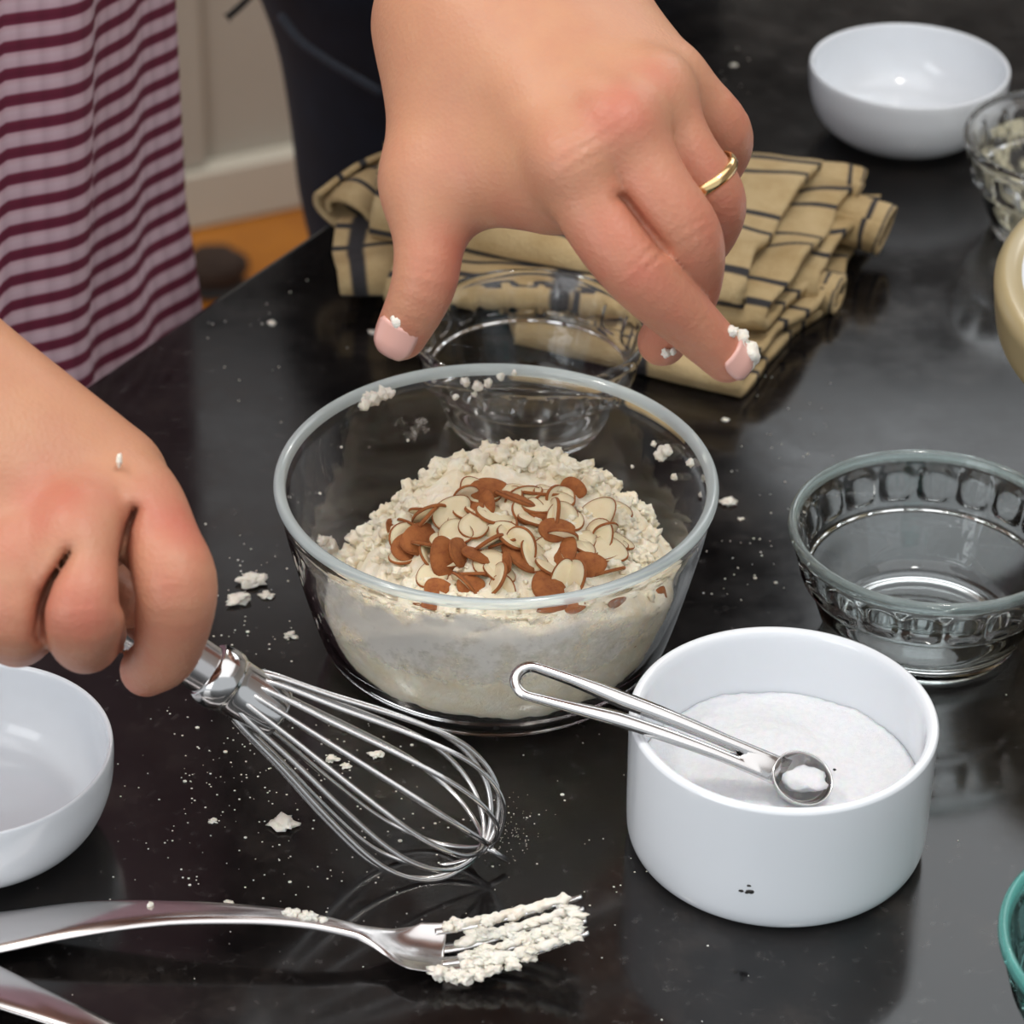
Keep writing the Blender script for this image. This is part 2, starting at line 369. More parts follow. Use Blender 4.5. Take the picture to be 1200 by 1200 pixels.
# ------------------------------------------------------------------ implicit bodies (round cones blended, then meshed)
def smin(a, b, k):
    h = np.maximum(k - np.abs(a - b), 0) / k
    return np.minimum(a, b) - h * h * k * 0.25
class Field:
    def __init__(s, xs, ys, zs):
        s.ax = [np.asarray(a, np.float32) for a in (xs, ys, zs)]
        s.shape = tuple(len(a) for a in s.ax)
    def new(s): return np.full(s.shape, 0.5, np.float32)
    def sub(s, lo, hi):
        sl = []
        for a, l, h in zip(s.ax, lo, hi):
            i = int(np.searchsorted(a, l)); j = int(np.searchsorted(a, h)); sl.append(slice(max(i - 1, 0), min(j + 1, len(a))))
        return tuple(sl)
    def grid(s, sl):
        return [a[q] for a, q in zip(s.ax, sl)]
    def cone(s, D, a, b, ra, rb, k, pad=0.03):
        a = np.asarray(a, np.float32); b = np.asarray(b, np.float32); R = max(ra, rb) + pad
        sl = s.sub(np.minimum(a, b) - R, np.maximum(a, b) + R)
        X, Y, Z = s.grid(sl)
        if not (len(X) and len(Y) and len(Z)): return
        ba = b - a; bb = float(ba @ ba) + 1e-12
        px = (X - a[0])[:, None, None]; py = (Y - a[1])[None, :, None]; pz = (Z - a[2])[None, None, :]
        h = np.clip((px * ba[0] + py * ba[1] + pz * ba[2]) / bb, 0, 1)
        d = np.sqrt((px - h * ba[0]) ** 2 + (py - h * ba[1]) ** 2 + (pz - h * ba[2]) ** 2) - (ra + (rb - ra) * h)
        D[sl] = smin(D[sl], d.astype(np.float32), k) if k > 0 else np.minimum(D[sl], d)
    def chain(s, D, pts, k):
        q = crv([[*p, r] for p, r in pts], 6)            # one smooth curve through the joints, radius along it
        for a, b in zip(q[:-1], q[1:]): s.cone(D, a[:3], b[:3], a[3], b[3], k)
    def ell(s, D, c, r, k, pad=0.03):
        c = np.asarray(c, np.float32); r = np.asarray(r, np.float32)
        sl = s.sub(c - r - pad, c + r + pad); X, Y, Z = s.grid(sl)
        if not (len(X) and len(Y) and len(Z)): return
        q = np.sqrt(((X - c[0]) / r[0])[:, None, None] ** 2 + ((Y - c[1]) / r[1])[None, :, None] ** 2 + ((Z - c[2]) / r[2])[None, None, :] ** 2)
        d = ((q - 1) * r.min()).astype(np.float32)
        D[sl] = smin(D[sl], d, k)
    def crease(s, D, pts, w0, w1, r0, r1, k=0.0022):
        T = s.new()                                  # a narrow groove pressed in between two fingers
        for wd in np.linspace(w0, w1, 56):
            q = [A(x, y, wd) for x, y in pts]; n = len(q) - 1
            for i in range(n): s.cone(T, q[i], q[i + 1], r0 + (r1 - r0) * i / n, r0 + (r1 - r0) * (i + 1) / n, 0.0)
        D[...] = -smin(-D, T, k)
    def wrinkle(s, D, c, ax, up, amp, per=0.0034, sig=0.006, rad=0.016):
        c = np.asarray(c, np.float32); ax = np.asarray(ax) / np.linalg.norm(ax); up = np.asarray(up) / np.linalg.norm(up)
        sl = s.sub(c - 2 * rad, c + 2 * rad); X, Y, Z = s.grid(sl)
        if not (len(X) and len(Y) and len(Z)): return
        px = (X - c[0])[:, None, None]; py = (Y - c[1])[None, :, None]; pz = (Z - c[2])[None, None, :]
        t = px * ax[0] + py * ax[1] + pz * ax[2]; u = px * up[0] + py * up[1] + pz * up[2]; r2 = px ** 2 + py ** 2 + pz ** 2
        D[sl] += (amp * np.cos(2 * np.pi * t / per) * np.exp(-(t / sig) ** 2) * np.clip(u / 0.008, 0, 1) * np.exp(-r2 / rad ** 2)).astype(np.float32)
    def mesh(s, D):
        X, Y, Z = s.ax; nx, ny, nz = s.shape
        S = D < 0
        cell = np.zeros((nx - 1, ny - 1, nz - 1), np.int8)
        for i in (0, 1):
            for j in (0, 1):
                for k in (0, 1): cell += S[i:nx - 1 + i, j:ny - 1 + j, k:nz - 1 + k]
        act = (cell > 0) & (cell < 8); I, J, K_ = np.nonzero(act); n = len(I)
        idx = -np.ones(act.shape, np.int64); idx[I, J, K_] = np.arange(n)
        acc = np.zeros((n, 3)); cnt = np.zeros(n)
        cr = [(i, j, k) for i in (0, 1) for j in (0, 1) for k in (0, 1)]
        for a in range(8):
            for b in range(a + 1, 8):
                p, q = cr[a], cr[b]
                if sum(abs(p[t] - q[t]) for t in range(3)) != 1: continue
                da = D[I + p[0], J + p[1], K_ + p[2]].astype(float); db = D[I + q[0], J + q[1], K_ + q[2]].astype(float)
                mk_ = (da < 0) != (db < 0)
                t = np.where(mk_, da / np.where(mk_, da - db, 1), 0)
                pa = np.stack([X[I + p[0]], Y[J + p[1]], Z[K_ + p[2]]], 1).astype(float); pb = np.stack([X[I + q[0]], Y[J + q[1]], Z[K_ + q[2]]], 1).astype(float)
                acc[mk_] += (pa + (pb - pa) * t[:, None])[mk_]; cnt[mk_] += 1
        V = acc / cnt[:, None]; Fs = []
        for ax in range(3):
            d1 = [0, 0, 0]; d1[ax] = 1
            lo = tuple(slice(0, s.shape[t] - (1 if t == ax else 0)) for t in range(3)); hi = tuple(slice(d1[t], s.shape[t]) for t in range(3))
            ch = S[lo] != S[hi]; e = np.argwhere(ch); 
            o1, o2 = [(1, 2), (2, 0), (0, 1)][ax]
            ok = (e[:, o1] > 0) & (e[:, o2] > 0) & (e[:, o1] < s.shape[o1] - 1) & (e[:, o2] < s.shape[o2] - 1); e = e[ok]
            def c4(u, v):
                g = e.copy(); g[:, o1] -= u; g[:, o2] -= v; return idx[g[:, 0], g[:, 1], g[:, 2]]
            q = np.stack([c4(1, 1), c4(0, 1), c4(0, 0), c4(1, 0)], 1)
            ins = S[e[:, 0], e[:, 1], e[:, 2]]
            q[~ins] = q[~ins][:, ::-1]
            Fs.append(q)
        Fq = np.concatenate(Fs); Fq = Fq[(Fq >= 0).all(1)]
        return V, Fq
def axis(lo, hi, flo, fhi, fine, coarse):
    a = list(np.arange(flo, fhi, fine)); st = fine; x = a[0]; pre = []
    while x > lo: st = min(st * 1.25, coarse); x -= st; pre.append(x)
    st = fine; x = a[-1]; post = []
    while x < hi: st = min(st * 1.25, coarse); x += st; post.append(x)
    return np.array(pre[::-1] + a + post)
def redness(V, spots):
    r = np.zeros(len(V))
    for p, rad, amt in spots:
        r = np.maximum(r, amt * np.exp(-((V - np.asarray(p)) ** 2).sum(1) / rad ** 2))
    return r
def nail(name, person, tipc, base, up, rt, rb, length, half, mt=None, over=0.0010, lift=0.0):
    """curved plate lying on the back of a fingertip"""
    tipc = np.asarray(tipc); base = np.asarray(base); L = np.linalg.norm(tipc - base); ax = (tipc - base) / L
    up = np.asarray(up, float); up = up - ax * (up @ ax); up /= np.linalg.norm(up); sd = np.cross(ax, up)
    V, F = [], []; nu, nv = 9, 10
    for lay in (0, 1):
        for i in range(nv):
            t = i / (nv - 1); s = L + rt * 0.80 - length * (1 - t)
            r = rb + (rt - rb) * min(s / L, 1.0)
            if s > L: r = math.sqrt(max(rt * rt - (s - L) ** 2, 0)) * 0.85 + rt * 0.15
            wd = half * (1 - 0.25 * (2 * t - 1) ** 4)
            for j in range(nu):
                a = wd * (2 * j / (nu - 1) - 1)
                rr = r + (over if lay == 0 else -0.0012)
                V.append(base + ax * s + (up * math.cos(a) + sd * math.sin(a)) * rr)
    g = lambda l, i, j: l * nu * nv + i * nu + j
    for i in range(nv - 1):
        for j in range(nu - 1):
            F.append((g(0, i, j), g(0, i, j + 1), g(0, i + 1, j + 1), g(0, i + 1, j)))
            F.append((g(1, i, j), g(1, i + 1, j), g(1, i + 1, j + 1), g(1, i, j + 1)))
    for i in range(nv - 1):
        F.append((g(0, i, 0), g(0, i + 1, 0), g(1, i + 1, 0), g(1, i, 0))); F.append((g(0, i + 1, nu - 1), g(0, i, nu - 1), g(1, i, nu - 1), g(1, i + 1, nu - 1)))
    for j in range(nu - 1):
        F.append((g(0, 0, j + 1), g(0, 0, j), g(1, 0, j), g(1, 0, j + 1))); F.append((g(0, nv - 1, j), g(0, nv - 1, j + 1), g(1, nv - 1, j + 1), g(1, nv - 1, j)))
    return fixn(mk(name, V, F, mt or M_nail, parent=person))

TOCAM = -FW
# ---- person in dark jeans: left hand hovering over the bowl
CB = E(0.400, -0.155)
pb = thing('person', (CB[0], CB[1], FL), 'person in dark navy jeans and dark top reaching left hand with gold ring over bowl', 'person')
def hand_b():
    el = np.array([-0.035, 1.31, 0.33]); sh = np.array([CB[0] + 0.16, CB[1] + 0.05, 0.53])
    f = Field(axis(-0.25, 0.35, -0.065, 0.092, 0.0013, 0.007), axis(0.70, 1.95, 0.83, 1.06, 0.0013, 0.008), axis(0.10, 0.62, 0.135, 0.315, 0.0013, 0.008))
    W1 = A(540, 10, 1.060); W2 = A(650, -8, 1.075); WM = A(600, 30, 1.050)
    MI, MM, MR, MP = A(668, 190, 1.000), A(728, 146, 1.002), A(764, 108, 1.016), A(786, 92, 1.036)
    D = f.new()
    f.cone(D, el + [0.012, 0, 0], W1, 0.046, 0.0275, 0.02); f.cone(D, el + [0.03, 0, 0], W2, 0.044, 0.0265, 0.03)
    f.cone(D, sh, el + [0.02, 0, 0], 0.06, 0.048, 0.04)
    for M_, W_, r0, r1 in ((MI, A(560, 40, 1.045), 0.022, 0.0122), (MM, A(600, 35, 1.045), 0.022, 0.0118), (MR, A(640, 25, 1.055), 0.021, 0.0112), (MP, A(672, 12, 1.068), 0.020, 0.0105)):
        f.cone(D, W_, M_ + FW * 0.003, r0, r1, 0.020)
    f.cone(D, A(610, 90, 1.04), A(700, 175, 1.025), 0.022, 0.016, 0.02)
    f.cone(D, A(680, 70, 1.06), A(752, 130, 1.035), 0.02, 0.014, 0.02)
    # thumb base and web
    T0, T1, T2, T3 = A(510, 95, 1.050), A(502, 215, 1.035), A(499, 322, 1.030), A(470, 391, 1.040)
    f.cone(D, A(545, 60, 1.055), T1, 0.024, 0.0130, 0.025)
    f.cone(D, A(560, 120, 1.050), A(520, 205, 1.040), 0.020, 0.010, 0.02)
    f.cone(D, A(520, 200, 1.040), A(640, 215, 1.020), 0.0095, 0.012, 0.02)
    f.cone(D, A(560, 180, 1.045), A(650, 200, 1.020), 0.014, 0.014, 0.02)
    palm = D.copy()
    I1, I2, I3 = A(750, 320, 0.998), A(812, 381, 1.012), A(852, 420, 1.022)
    m1, m2, m3 = A(806, 283, 1.004), A(806, 350, 1.028), A(776, 400, 1.045)
    r1_, r2_, r3_ = A(838, 236, 1.020), A(822, 285, 1.045), A(790, 305, 1.062)
    p1, p2, p3 = A(846, 152, 1.045), A(842, 195, 1.066), A(815, 222, 1.080)
    fs = [([(T1, 0.0124), (T2, 0.0112), (T3, 0.0090)], 0.012), 
          ([(MI, 0.0122), (A(702, 256, 0.997), 0.0125), (I1, 0.0118), (I2, 0.0096), (I3, 0.0082)], 0.0055),
          ([(MM, 0.0120), (A(768, 220, 0.998), 0.0118), (m1, 0.0118), (m2, 0.0098), (m3, 0.0085)], 0.0055),
          ([(MR, 0.0112), (A(805, 178, 1.012), 0.0101), (r1_, 0.0104), (r2_, 0.0094), (r3_, 0.0080)], 0.0055),
          ([(MP, 0.0108), (p1, 0.0100), (p2, 0.0086), (p3, 0.0075)], 0.0055)]
    out = palm.copy()
    for pts, kk in fs:
        d = f.new(); f.chain(d, pts, 0.0); out = np.minimum(out, smin(d, palm, kk))
    D = out
    up = TOCAM + UP * 0.35
    # knuckle bumps and tendons
    for M_, W_ in ((MI, A(590, 70, 1.03)), (MM, A(622, 60, 1.03)), (MR, A(655, 50, 1.04))):
        q = M_ + TOCAM * 0.0068; f.ell(D, q, (0.0085, 0.0085, 0.0075), 0.014)
    f.cone(D, A(640, 90, 1.012), MM + TOCAM * 0.010, 0.004, 0.004, 0.012); f.cone(D, A(615, 110, 1.012), MI + TOCAM * 0.010, 0.004, 0.004, 0.012)
    f.wrinkle(D, I1 + TOCAM * 0.009, I2 - MI, up, 0.0010); f.wrinkle(D, m1 + TOCAM * 0.009, m1 - MM, up, 0.0007)
    f.wrinkle(D, I2 + TOCAM * 0.007, I3 - I1, up, 0.0006, sig=0.004); f.wrinkle(D, T2 + TOCAM * 0.009, T3 - T1, up, 0.0009, sig=0.005)
    f.wrinkle(D, MI + TOCAM * 0.015, I1 - MI, up, 0.0007, per=0.0042, sig=0.009)
    f.crease(D, [(726, 231), (735, 237), (756, 265), (779, 293)], 0.970, 0.9945, 0.0006, 0.0012, 0.004)
    V, Fq = f.mesh(D)
    red = redness(V, [(MI + TOCAM * .014, .016, .28), (MM + TOCAM * .014, .014, .55), (MR + TOCAM * .013, .010, .40), (I1 + TOCAM * .01, .013, .45), (I3, .012, .45), (m1 + TOCAM * .01, .013, .35),
                      (r1_, .013, .3), (p1, .016, .45), (T3, .014, .55), (T2 + RT * 0.012, .02, .5), (T1 + RT * 0.01, .02, .3), (m3, .014, .5), (A(620, 255, 1.02), .018, .35)])
    red = np.maximum(red, 0.34 / (1 + np.exp(-((V - MM) @ (UP * -0.75 + RT * 0.66) - 0.010) / 0.008)))
    mk('body', V, Fq, M_skin, parent=pb, attrs={'red': red})
    nail('fingernail', pb, I3, I2, TOCAM + RT * 0.75 - UP * 0.1, 0.0082, 0.0096, 0.0115, 0.80)
    nail('fingernail', pb, T3, T2, TOCAM * 1.0 - UP * 0.15 - RT * 0.22, 0.0088, 0.0112, 0.0135, 0.86)
    # ring
    a, b = A(805, 178, 1.012), r1_; ax = (b - a) / np.linalg.norm(b - a); c = A(823, 207, 1.016)
    c = a + ax * ((c - a) @ ax)
    u = np.cross(ax, TOCAM); u /= np.linalg.norm(u); v = np.cross(ax, u)
    prof = [(0.0112, -0.0021), (0.0126, -0.0019), (0.0132, -0.0008), (0.0132, 0.0008), (0.0126, 0.0019), (0.0112, 0.0021)]
    n = 48; V, F = [], []
    for r, h in prof:
        for i in range(n):
            t = 2 * math.pi * i / n; V.append(c + ax * h + (u * math.cos(t) + v * math.sin(t)) * r)
    for k in range(len(prof)):
        for i in range(n):
            k2 = (k + 1) % len(prof); F.append((k * n + i, k * n + (i + 1) % n, k2 * n + (i + 1) % n, k2 * n + i))
    o = fixn(mk('ring', V, F, M_gold, parent=pb)); o['label'] = 'plain gold wedding band on the ring finger'
    # dough on the fingertip
    Vs = merge([lump(A(872, 414, 1.020), 0.0042, 3, (1, 1, 1.25)), lump(A(868, 398, 1.017), 0.0028, 4), lump(A(876, 424, 1.022), 0.003, 5), lump(A(858, 388, 1.012), 0.0018, 6)])
    o = mk('dough_glint_bit', *Vs, M_flour, parent=pb); o['label'] = 'pale dough stuck to the index fingertip'; o['kind'] = 'stuff'
    o = mk('dough_glint_bit', *merge([lump(A(470, 377, 1.029), 0.0034, 8, (1, .6, .9), 0.15), lump(A(780, 414, 1.034), 0.0015, 9), lump(A(788, 412, 1.034), 0.0012, 19)]), M_flour, parent=pb); o['kind'] = 'stuff'  # lump on the thumbnail is its white glare given shape; the rest is dough
    return el, sh
elb, shb = hand_b()
def garment(name, person, cones, k, mt, step, wob=0.004, ells=(), seed=0.0):
    pts = np.array([p for c in cones for p in (c[0], c[1])] + [e[0] for e in ells]); R = max([max(c[2], c[3]) for c in cones] + [max(e[1]) for e in ells]) + 0.03
    lo, hi = pts.min(0) - R, pts.max(0) + R
    f = Field(*[np.arange(l, h, step) for l, h in zip(lo, hi)]); D = f.new()
    for a, b, ra, rb in cones: f.cone(D, a, b, ra, rb, k, 0.08)
    for c, r in ells: f.ell(D, c, r, k, 0.08)
    X, Y, Z = np.meshgrid(*f.ax, indexing='ij')
    D += (wob * np.sin(X * 31 + 2 * np.sin(Z * 17 + seed)) * np.sin(Z * 38 + 3 * np.sin(Y * 11) + seed)).astype(np.float32)
    V, F = f.mesh(D); return mk(name, V, F, mt, parent=person)
def v3(xy, z): return np.array([xy[0], xy[1], z])
def bod(C, s, n, z): return v3(C + ED * s + EN * n, z)
hipw = 0.085
garment('jeans', pb, [(bod(CB, -hipw, 0.0, 0.02), bod(CB, -0.045, 0.0, -0.42), 0.092, 0.066), (bod(CB, -0.045, 0.0, -0.42), bod(CB, -0.05, -0.02, FL + 0.06), 0.066, 0.052),
                      (bod(CB, hipw, 0.0, 0.02), bod(CB, 0.10, 0.0, -0.42), 0.094, 0.066), (bod(CB, 0.10, 0.0, -0.42), bod(CB, 0.11, -0.02, FL + 0.06), 0.066, 0.052),
                      (bod(CB, -0.08, 0, 0.04), bod(CB, 0.08, 0, 0.04), 0.10, 0.10)], 0.05, M_jeans, 0.012, 0.002)
garment('shirt', pb, [(bod(CB, -0.065, 0, 0.10), bod(CB, -0.08, 0.06, 0.42), 0.100, 0.096), (bod(CB, 0.065, 0, 0.10), bod(CB, 0.03, 0.06, 0.42), 0.106, 0.100),
                      (bod(CB, -0.15, 0.08, 0.49), bod(CB, 0.10, 0.08, 0.50), 0.070, 0.070), (shb, shb + (elb - shb) * 0.72, 0.080, 0.066),
                      (bod(CB, -0.15, 0.08, 0.47), bod(CB, -0.145, 0.02, 0.24), 0.068, 0.050), (bod(CB, -0.145, 0.02, 0.24), bod(CB, 0.0, 0.13, 0.20), 0.048, 0.040)], 0.05, M_shirt, 0.012, 0.004)
for sgn in (-1, 1):
    V, F = lump(bod(CB, 0.08 * sgn + 0.03, 0.05, FL + 0.045), 0.05, 2, (1.5, 1.5, 0.85), 0.05); mk('shoe', V, F, M_shoe, parent=pb)
# pocket seam and hanging strap
def head(person, C, s, n, z, seed):
    c = bod(C, s, n, z); f3 = np.array([EN[0], EN[1], -0.45]); f3 /= np.linalg.norm(f3); e3 = np.array([ED[0], ED[1], 0.0]); u3 = np.cross(f3, e3); u3 = u3 if u3[2] > 0 else -u3
    g = lambda a, b, d: c + f3 * a + e3 * b + u3 * d
    cs = [(g(-.02, 0, .03), g(.01, 0, .03), .083, .080), (g(.02, 0, -.01), g(.045, 0, -.065), .066, .040), (g(.085, 0, .01), g(.103, 0, -.022), .009, .013), (g(.075, -.032, .02), g(.075, .032, .02), .016, .016),
          (g(-.03, 0, -.03), bod(C, s, n - 0.07, z - 0.19), .056, .060), (g(.0, -.078, .005), g(-.004, -.08, -.03), .012, .009), (g(.0, .078, .005), g(-.004, .08, -.03), .012, .009), (g(.078, -.02, -.058), g(.078, .02, -.058), .009, .009)]
    garment('head', person, cs, 0.022, M_skin, 0.006, 0.0)
    garment('hair', person, [(g(-.035, 0, .045), g(.0, 0, .058), .086, .076), (g(-.05, -.03, .0), g(-.05, .03, .0), .062, .062)], 0.03, M_hair, 0.007, 0.003)
    for b in (-.033, .033):
        V, F = lump(g(.0835, b, .012), 0.0115, 1, (1, 1, 0.6), 0.0); mk('eye', V, F, M_eye, parent=person)
M_hair = cloth('dark_hair', (0.03, 0.02, 0.014), (0.015, 0.010, 0.007), 60); M_eye = mat('eye', (0.25, 0.22, 0.2), 0.1)
head(pb, CB, -0.03, 0.17, 0.70, 0)
V, F = tube(crv([A(330, 20, 1.665), A(352, 48, 1.640), A(385, 72, 1.618), A(415, 90, 1.602), A(445, 108, 1.590)]), 0.0026, 8); mk('pocket_seam', V, F, M_seam, parent=pb)
V, F = tube(crv([A(335, -48, 1.70), A(305, -18, 1.70), A(285, 4, 1.70), A(266, 21, 1.70)]), [0.002] * 24 + [0.0036], 8); mk('strap_end', V, F, M_strap, parent=pb)

# ---- person in striped apron: right hand on the whisk
CAa = E(-0.175, -0.163)
pa = thing('person', (CAa[0], CAa[1], FL), 'person in red and white striped apron holding the whisk in right hand', 'person')
WT, WF = P(583, 1001, 0.006), A(276, 806, 1.030)           # whisk tip and collar
WAX = (WF - WT) / np.linalg.norm(WF - WT)
def on_handle(px):                                          # point of the whisk axis seen at column px
    lo, hi = 0.0, 0.4
    for _ in range(40):
        md = (lo + hi) / 2; v = WT + WAX * md - CAM0; x = 600 + FPX * (v @ RT) / (v @ FW)
        if x > px: lo = md
        else: hi = md
    return WT + WAX * md
def hand_a():
    el = np.array([-0.455, 1.02, 0.26]); sh = np.array([CAa[0] - 0.10, CAa[1] - 0.13, 0.47])
    f = Field(axis(-0.60, 0.0, -0.235, -0.085, 0.0014, 0.007), axis(0.68, 1.3, 0.715, 0.93, 0.0014, 0.008), axis(0.03, 0.62, 0.060, 0.235, 0.0014, 0.008))
    D = f.new()
    W1, W2 = A(-165, 402, 0.985), A(-200, 495, 0.985)
    f.cone(D, el, W1, 0.046, 0.027, 0.02); f.cone(D, el + [0, -0.02, 0], W2, 0.044, 0.026, 0.03); f.cone(D, sh, el, 0.058, 0.048, 0.04)
    MI, MM, MR, MP = A(158, 588, 0.978), A(92, 618, 0.962), A(22, 650, 0.962), A(-45, 668, 0.972)
    for M_, W_, r0, r1 in ((MI, A(-130, 408, 0.985), 0.022, 0.0125), (MM, A(-150, 440, 0.975), 0.022, 0.0125), (MR, A(-170, 475, 0.975), 0.021, 0.012), (MP, A(-190, 505, 0.98), 0.022, 0.013)):
        f.cone(D, W_, M_ + (W_ - M_) * 0.10 + FW * 0.004, r0, r1, 0.018)
    f.cone(D, A(-60, 480, 1.0), A(110, 590, 0.995), 0.024, 0.018, 0.02); f.cone(D, A(-90, 540, 0.99), A(60, 620, 0.985), 0.022, 0.016, 0.02)
    f.cone(D, A(-60, 450, 0.99), A(120, 560, 0.99), 0.021, 0.014, 0.02)
    palm = D.copy()
    H = on_handle(150)
    I1, I2, I3 = A(205, 690, 0.960), A(196, 760, 0.978), A(172, 785, 0.998)
    m1, m2, m3 = A(96, 715, 0.948), A(100, 750, 0.972), A(116, 742, 1.000)
    r1_, r2_, r3_ = A(18, 718, 0.955), A(22, 745, 0.985), A(50, 728, 1.012)
    p1, p2, p3 = A(-50, 718, 0.972), A(-42, 738, 0.998), A(-10, 718, 1.02)
    t0, t1, t2, t3 = A(20, 560, 1.01), A(95, 640, 1.025), A(128, 690, 1.022), A(150, 712, 1.012)
    fs = [([(MI, 0.0138), (A(186, 640, 0.966), 0.0136), (I1, 0.0134), (I2, 0.0108), (I3, 0.0088)], 0.004),
          ([(MM, 0.0138), (A(94, 668, 0.952), 0.0134), (m1, 0.0134), (m2, 0.0108), (m3, 0.0090)], 0.004),
          ([(MR, 0.0132), (r1_, 0.0128), (r2_, 0.0102), (r3_, 0.0085)], 0.004),
          ([(MP, 0.0130), (p1, 0.0108), (p2, 0.0092), (p3, 0.0078)], 0.004),
          ([(t0, 0.018), (t1, 0.0125), (t2, 0.0110), (t3, 0.0090)], 0.012)]
    out = palm.copy()
    for pts, kk in fs:
        d = f.new(); f.chain(d, pts, 0.0); out = np.minimum(out, smin(d, palm, kk))
    D = out
    up = TOCAM + UP * 0.3
    for M_ in (MI, MM, MR): f.ell(D, M_ + TOCAM * 0.0075, (0.009, 0.009, 0.008), 0.014)
    f.wrinkle(D, I1 + TOCAM * 0.009, I2 - MI, up, 0.0004); f.wrinkle(D, m1 + TOCAM * 0.009, m2 - MM, up, 0.0003)
    f.crease(D, [(158, 598), (150, 618), (145, 650), (146, 705)], 0.935, 0.9665, 0.0009, 0.0011, 0.005)
    f.crease(D, [(80, 648), (60, 680), (47, 712), (44, 745)], 0.925, 0.9565, 0.0009, 0.0011, 0.005)
    V, Fq = f.mesh(D)
    red = redness(V, [(MI + TOCAM * .012, .014, .18), (A(75, 600, .955), .016, .62), (A(12, 648, .952), .014, .50), (A(200, 620, .96), .018, .55), (I1 + TOCAM * .01, .014, .35), (I3, .014, .5), (m1 + TOCAM * .01, .017, .55), (r1_, .016, .45), (m2, .016, .5)])
    red = np.maximum(red, 0.26 / (1 + np.exp(-((V - MM) @ (-UP) - 0.004) / 0.008)))
    mk('body', V, Fq, M_skin, parent=pa, attrs={'red': red})
    nail('fingernail', pa, t3, t2, RT + UP * 0.3, 0.0090, 0.0110, 0.012, 0.8)
    V, F = lump(A(140, 540, 0.9615), 0.0015, 12, (0.6, 1, 1.6), 0.3); o = mk('dough_glint_bit', V, F, M_flour, parent=pa)  # small pale lump drawn for a white highlight on the skin
    return el, sh
ela, sha = hand_a()
# apron and clothes, one hanging cloth tube with folds
def apron():
    nz, nt = 150, 260
    V, F, st, ac = [], [], [], []
    for i in range(nz):
        z = 0.40 - i * (0.98 / (nz - 1)); q = (0.40 - z) / 0.98
        for j in range(nt):
            th = 2 * math.pi * j / nt
            ra, rb = 0.160 + 0.085 * q, 0.112 + 0.050 * q
            lean = 0.05 * max(0, z) / 0.4
            amp = 0.003 + 0.0085 * min(1, max(0, (0.30 - z) / 0.45))
            fold = amp * (math.sin(th * 7 + 3.0 + 0.8 * math.sin(z * 4)) + 0.45 * math.sin(th * 17 + 2.2 + z * 3))
            s = (ra + fold) * math.cos(th); n = (rb + fold) * math.sin(th) + lean
            p = CAa + ED * s + EN * n; V.append((p[0], p[1], z))
            st.append((z + 0.003 * math.sin(th * 5 + 0.6) + 0.15 * max(0, th - 1.68) * (th < 2.6) - 0.034 * min(th, 2.6)) / 0.0122); ac.append(th * 0.17 / 0.011)
    for i in range(nz - 1):
        for j in range(nt):
            a = i * nt + j; b = i * nt + (j + 1) % nt; F.append((a, a + nt, b + nt, b))
    o = mk('apron', V, F, M_apron, parent=pa, attrs={'stripe': st, 'across': ac}); o['label'] = 'red and white striped apron cloth hanging in folds'
    sd = o.modifiers.new('solid', 'SOLIDIFY'); sd.thickness = 0.0015
apron()
garment('shirt', pa, [(bod(CAa, -0.06, 0, 0.20), bod(CAa, -0.07, 0.05, 0.43), 0.09, 0.09), (bod(CAa, 0.06, 0, 0.20), bod(CAa, 0.07, 0.05, 0.43), 0.09, 0.09), (bod(CAa, -0.14, 0.05, 0.47), bod(CAa, 0.14, 0.05, 0.47), 0.07, 0.07),
                      (sha, sha + (ela - sha) * 0.75, 0.08, 0.066), (bod(CAa, 0.16, 0.05, 0.46), bod(CAa, 0.22, -0.06, 0.24), 0.07, 0.055)], 0.05, M_shirt, 0.012)
head(pa, CAa, 0.0, 0.15, 0.70, 1)
for sgn in (-1, 1):
    V, F = tube([bod(CAa, 0.09 * sgn, 0, -0.35), bod(CAa, 0.10 * sgn, -0.01, FL + 0.06)], [0.06, 0.045], 20); mk('trouser_leg', V, F, M_jeans, parent=pa)
sp = P(250, 300, FL + 0.05)
shoe = thing('shoe', (sp[0], sp[1], FL), 'dark brown shoe on the wooden floor beyond the worktop edge', 'shoe')
V, F = lump((sp[0], sp[1], FL + 0.036), 0.029, 5, (1.25, 0.9, 0.85), 0.12); mk('upper', V, F, M_shoe, parent=shoe)
V, F = lump((sp[0], sp[1], FL + 0.014), 0.029, 5, (1.32, 0.98, 0.24), 0.05); mk('sole', V, F, M_strap, parent=shoe)

# ------------------------------------------------------------------ whisk
wh = thing('whisk', (WT[0], WT[1], 0.0), 'steel balloon whisk gripped by the hand at left, wires low over the worktop', 'whisk')
wu = np.cross(WAX, [0, 0, 1.0]); wu /= np.linalg.norm(wu); wv = np.cross(WAX, wu)
LW = np.linalg.norm(WF - WT)
hp = [WF - WAX * 0.004, WF + WAX * 0.012, WF + WAX * 0.05, WF + WAX * 0.10, WF + WAX * 0.128, WF + WAX * 0.134]
V, F = tube(crv(hp, 5), np.interp(np.linspace(0, 1, 26), [0, .2, .5, .9, 1], [.0085, .0088, .0098, .0108, .004]), 24); mk('handle', V, F, M_steel, parent=wh)
rp = crv([(-0.018, 0.0079, 0), (-0.0165, 0.0094, 0), (-0.012, 0.0099, 0), (-0.004, 0.0099, 0), (0.0015, 0.0101, 0), (0.0035, 0.0110, 0), (0.0065, 0.0114, 0), (0.0095, 0.0110, 0), (0.0115, 0.0100, 0), (0.0120, 0.0088, 0)], 5)
V, F = tube([WF + WAX * t for t, r, _ in rp], [r for t, r, _ in rp], 36); mk('collar', V, F, M_steel2, parent=wh)
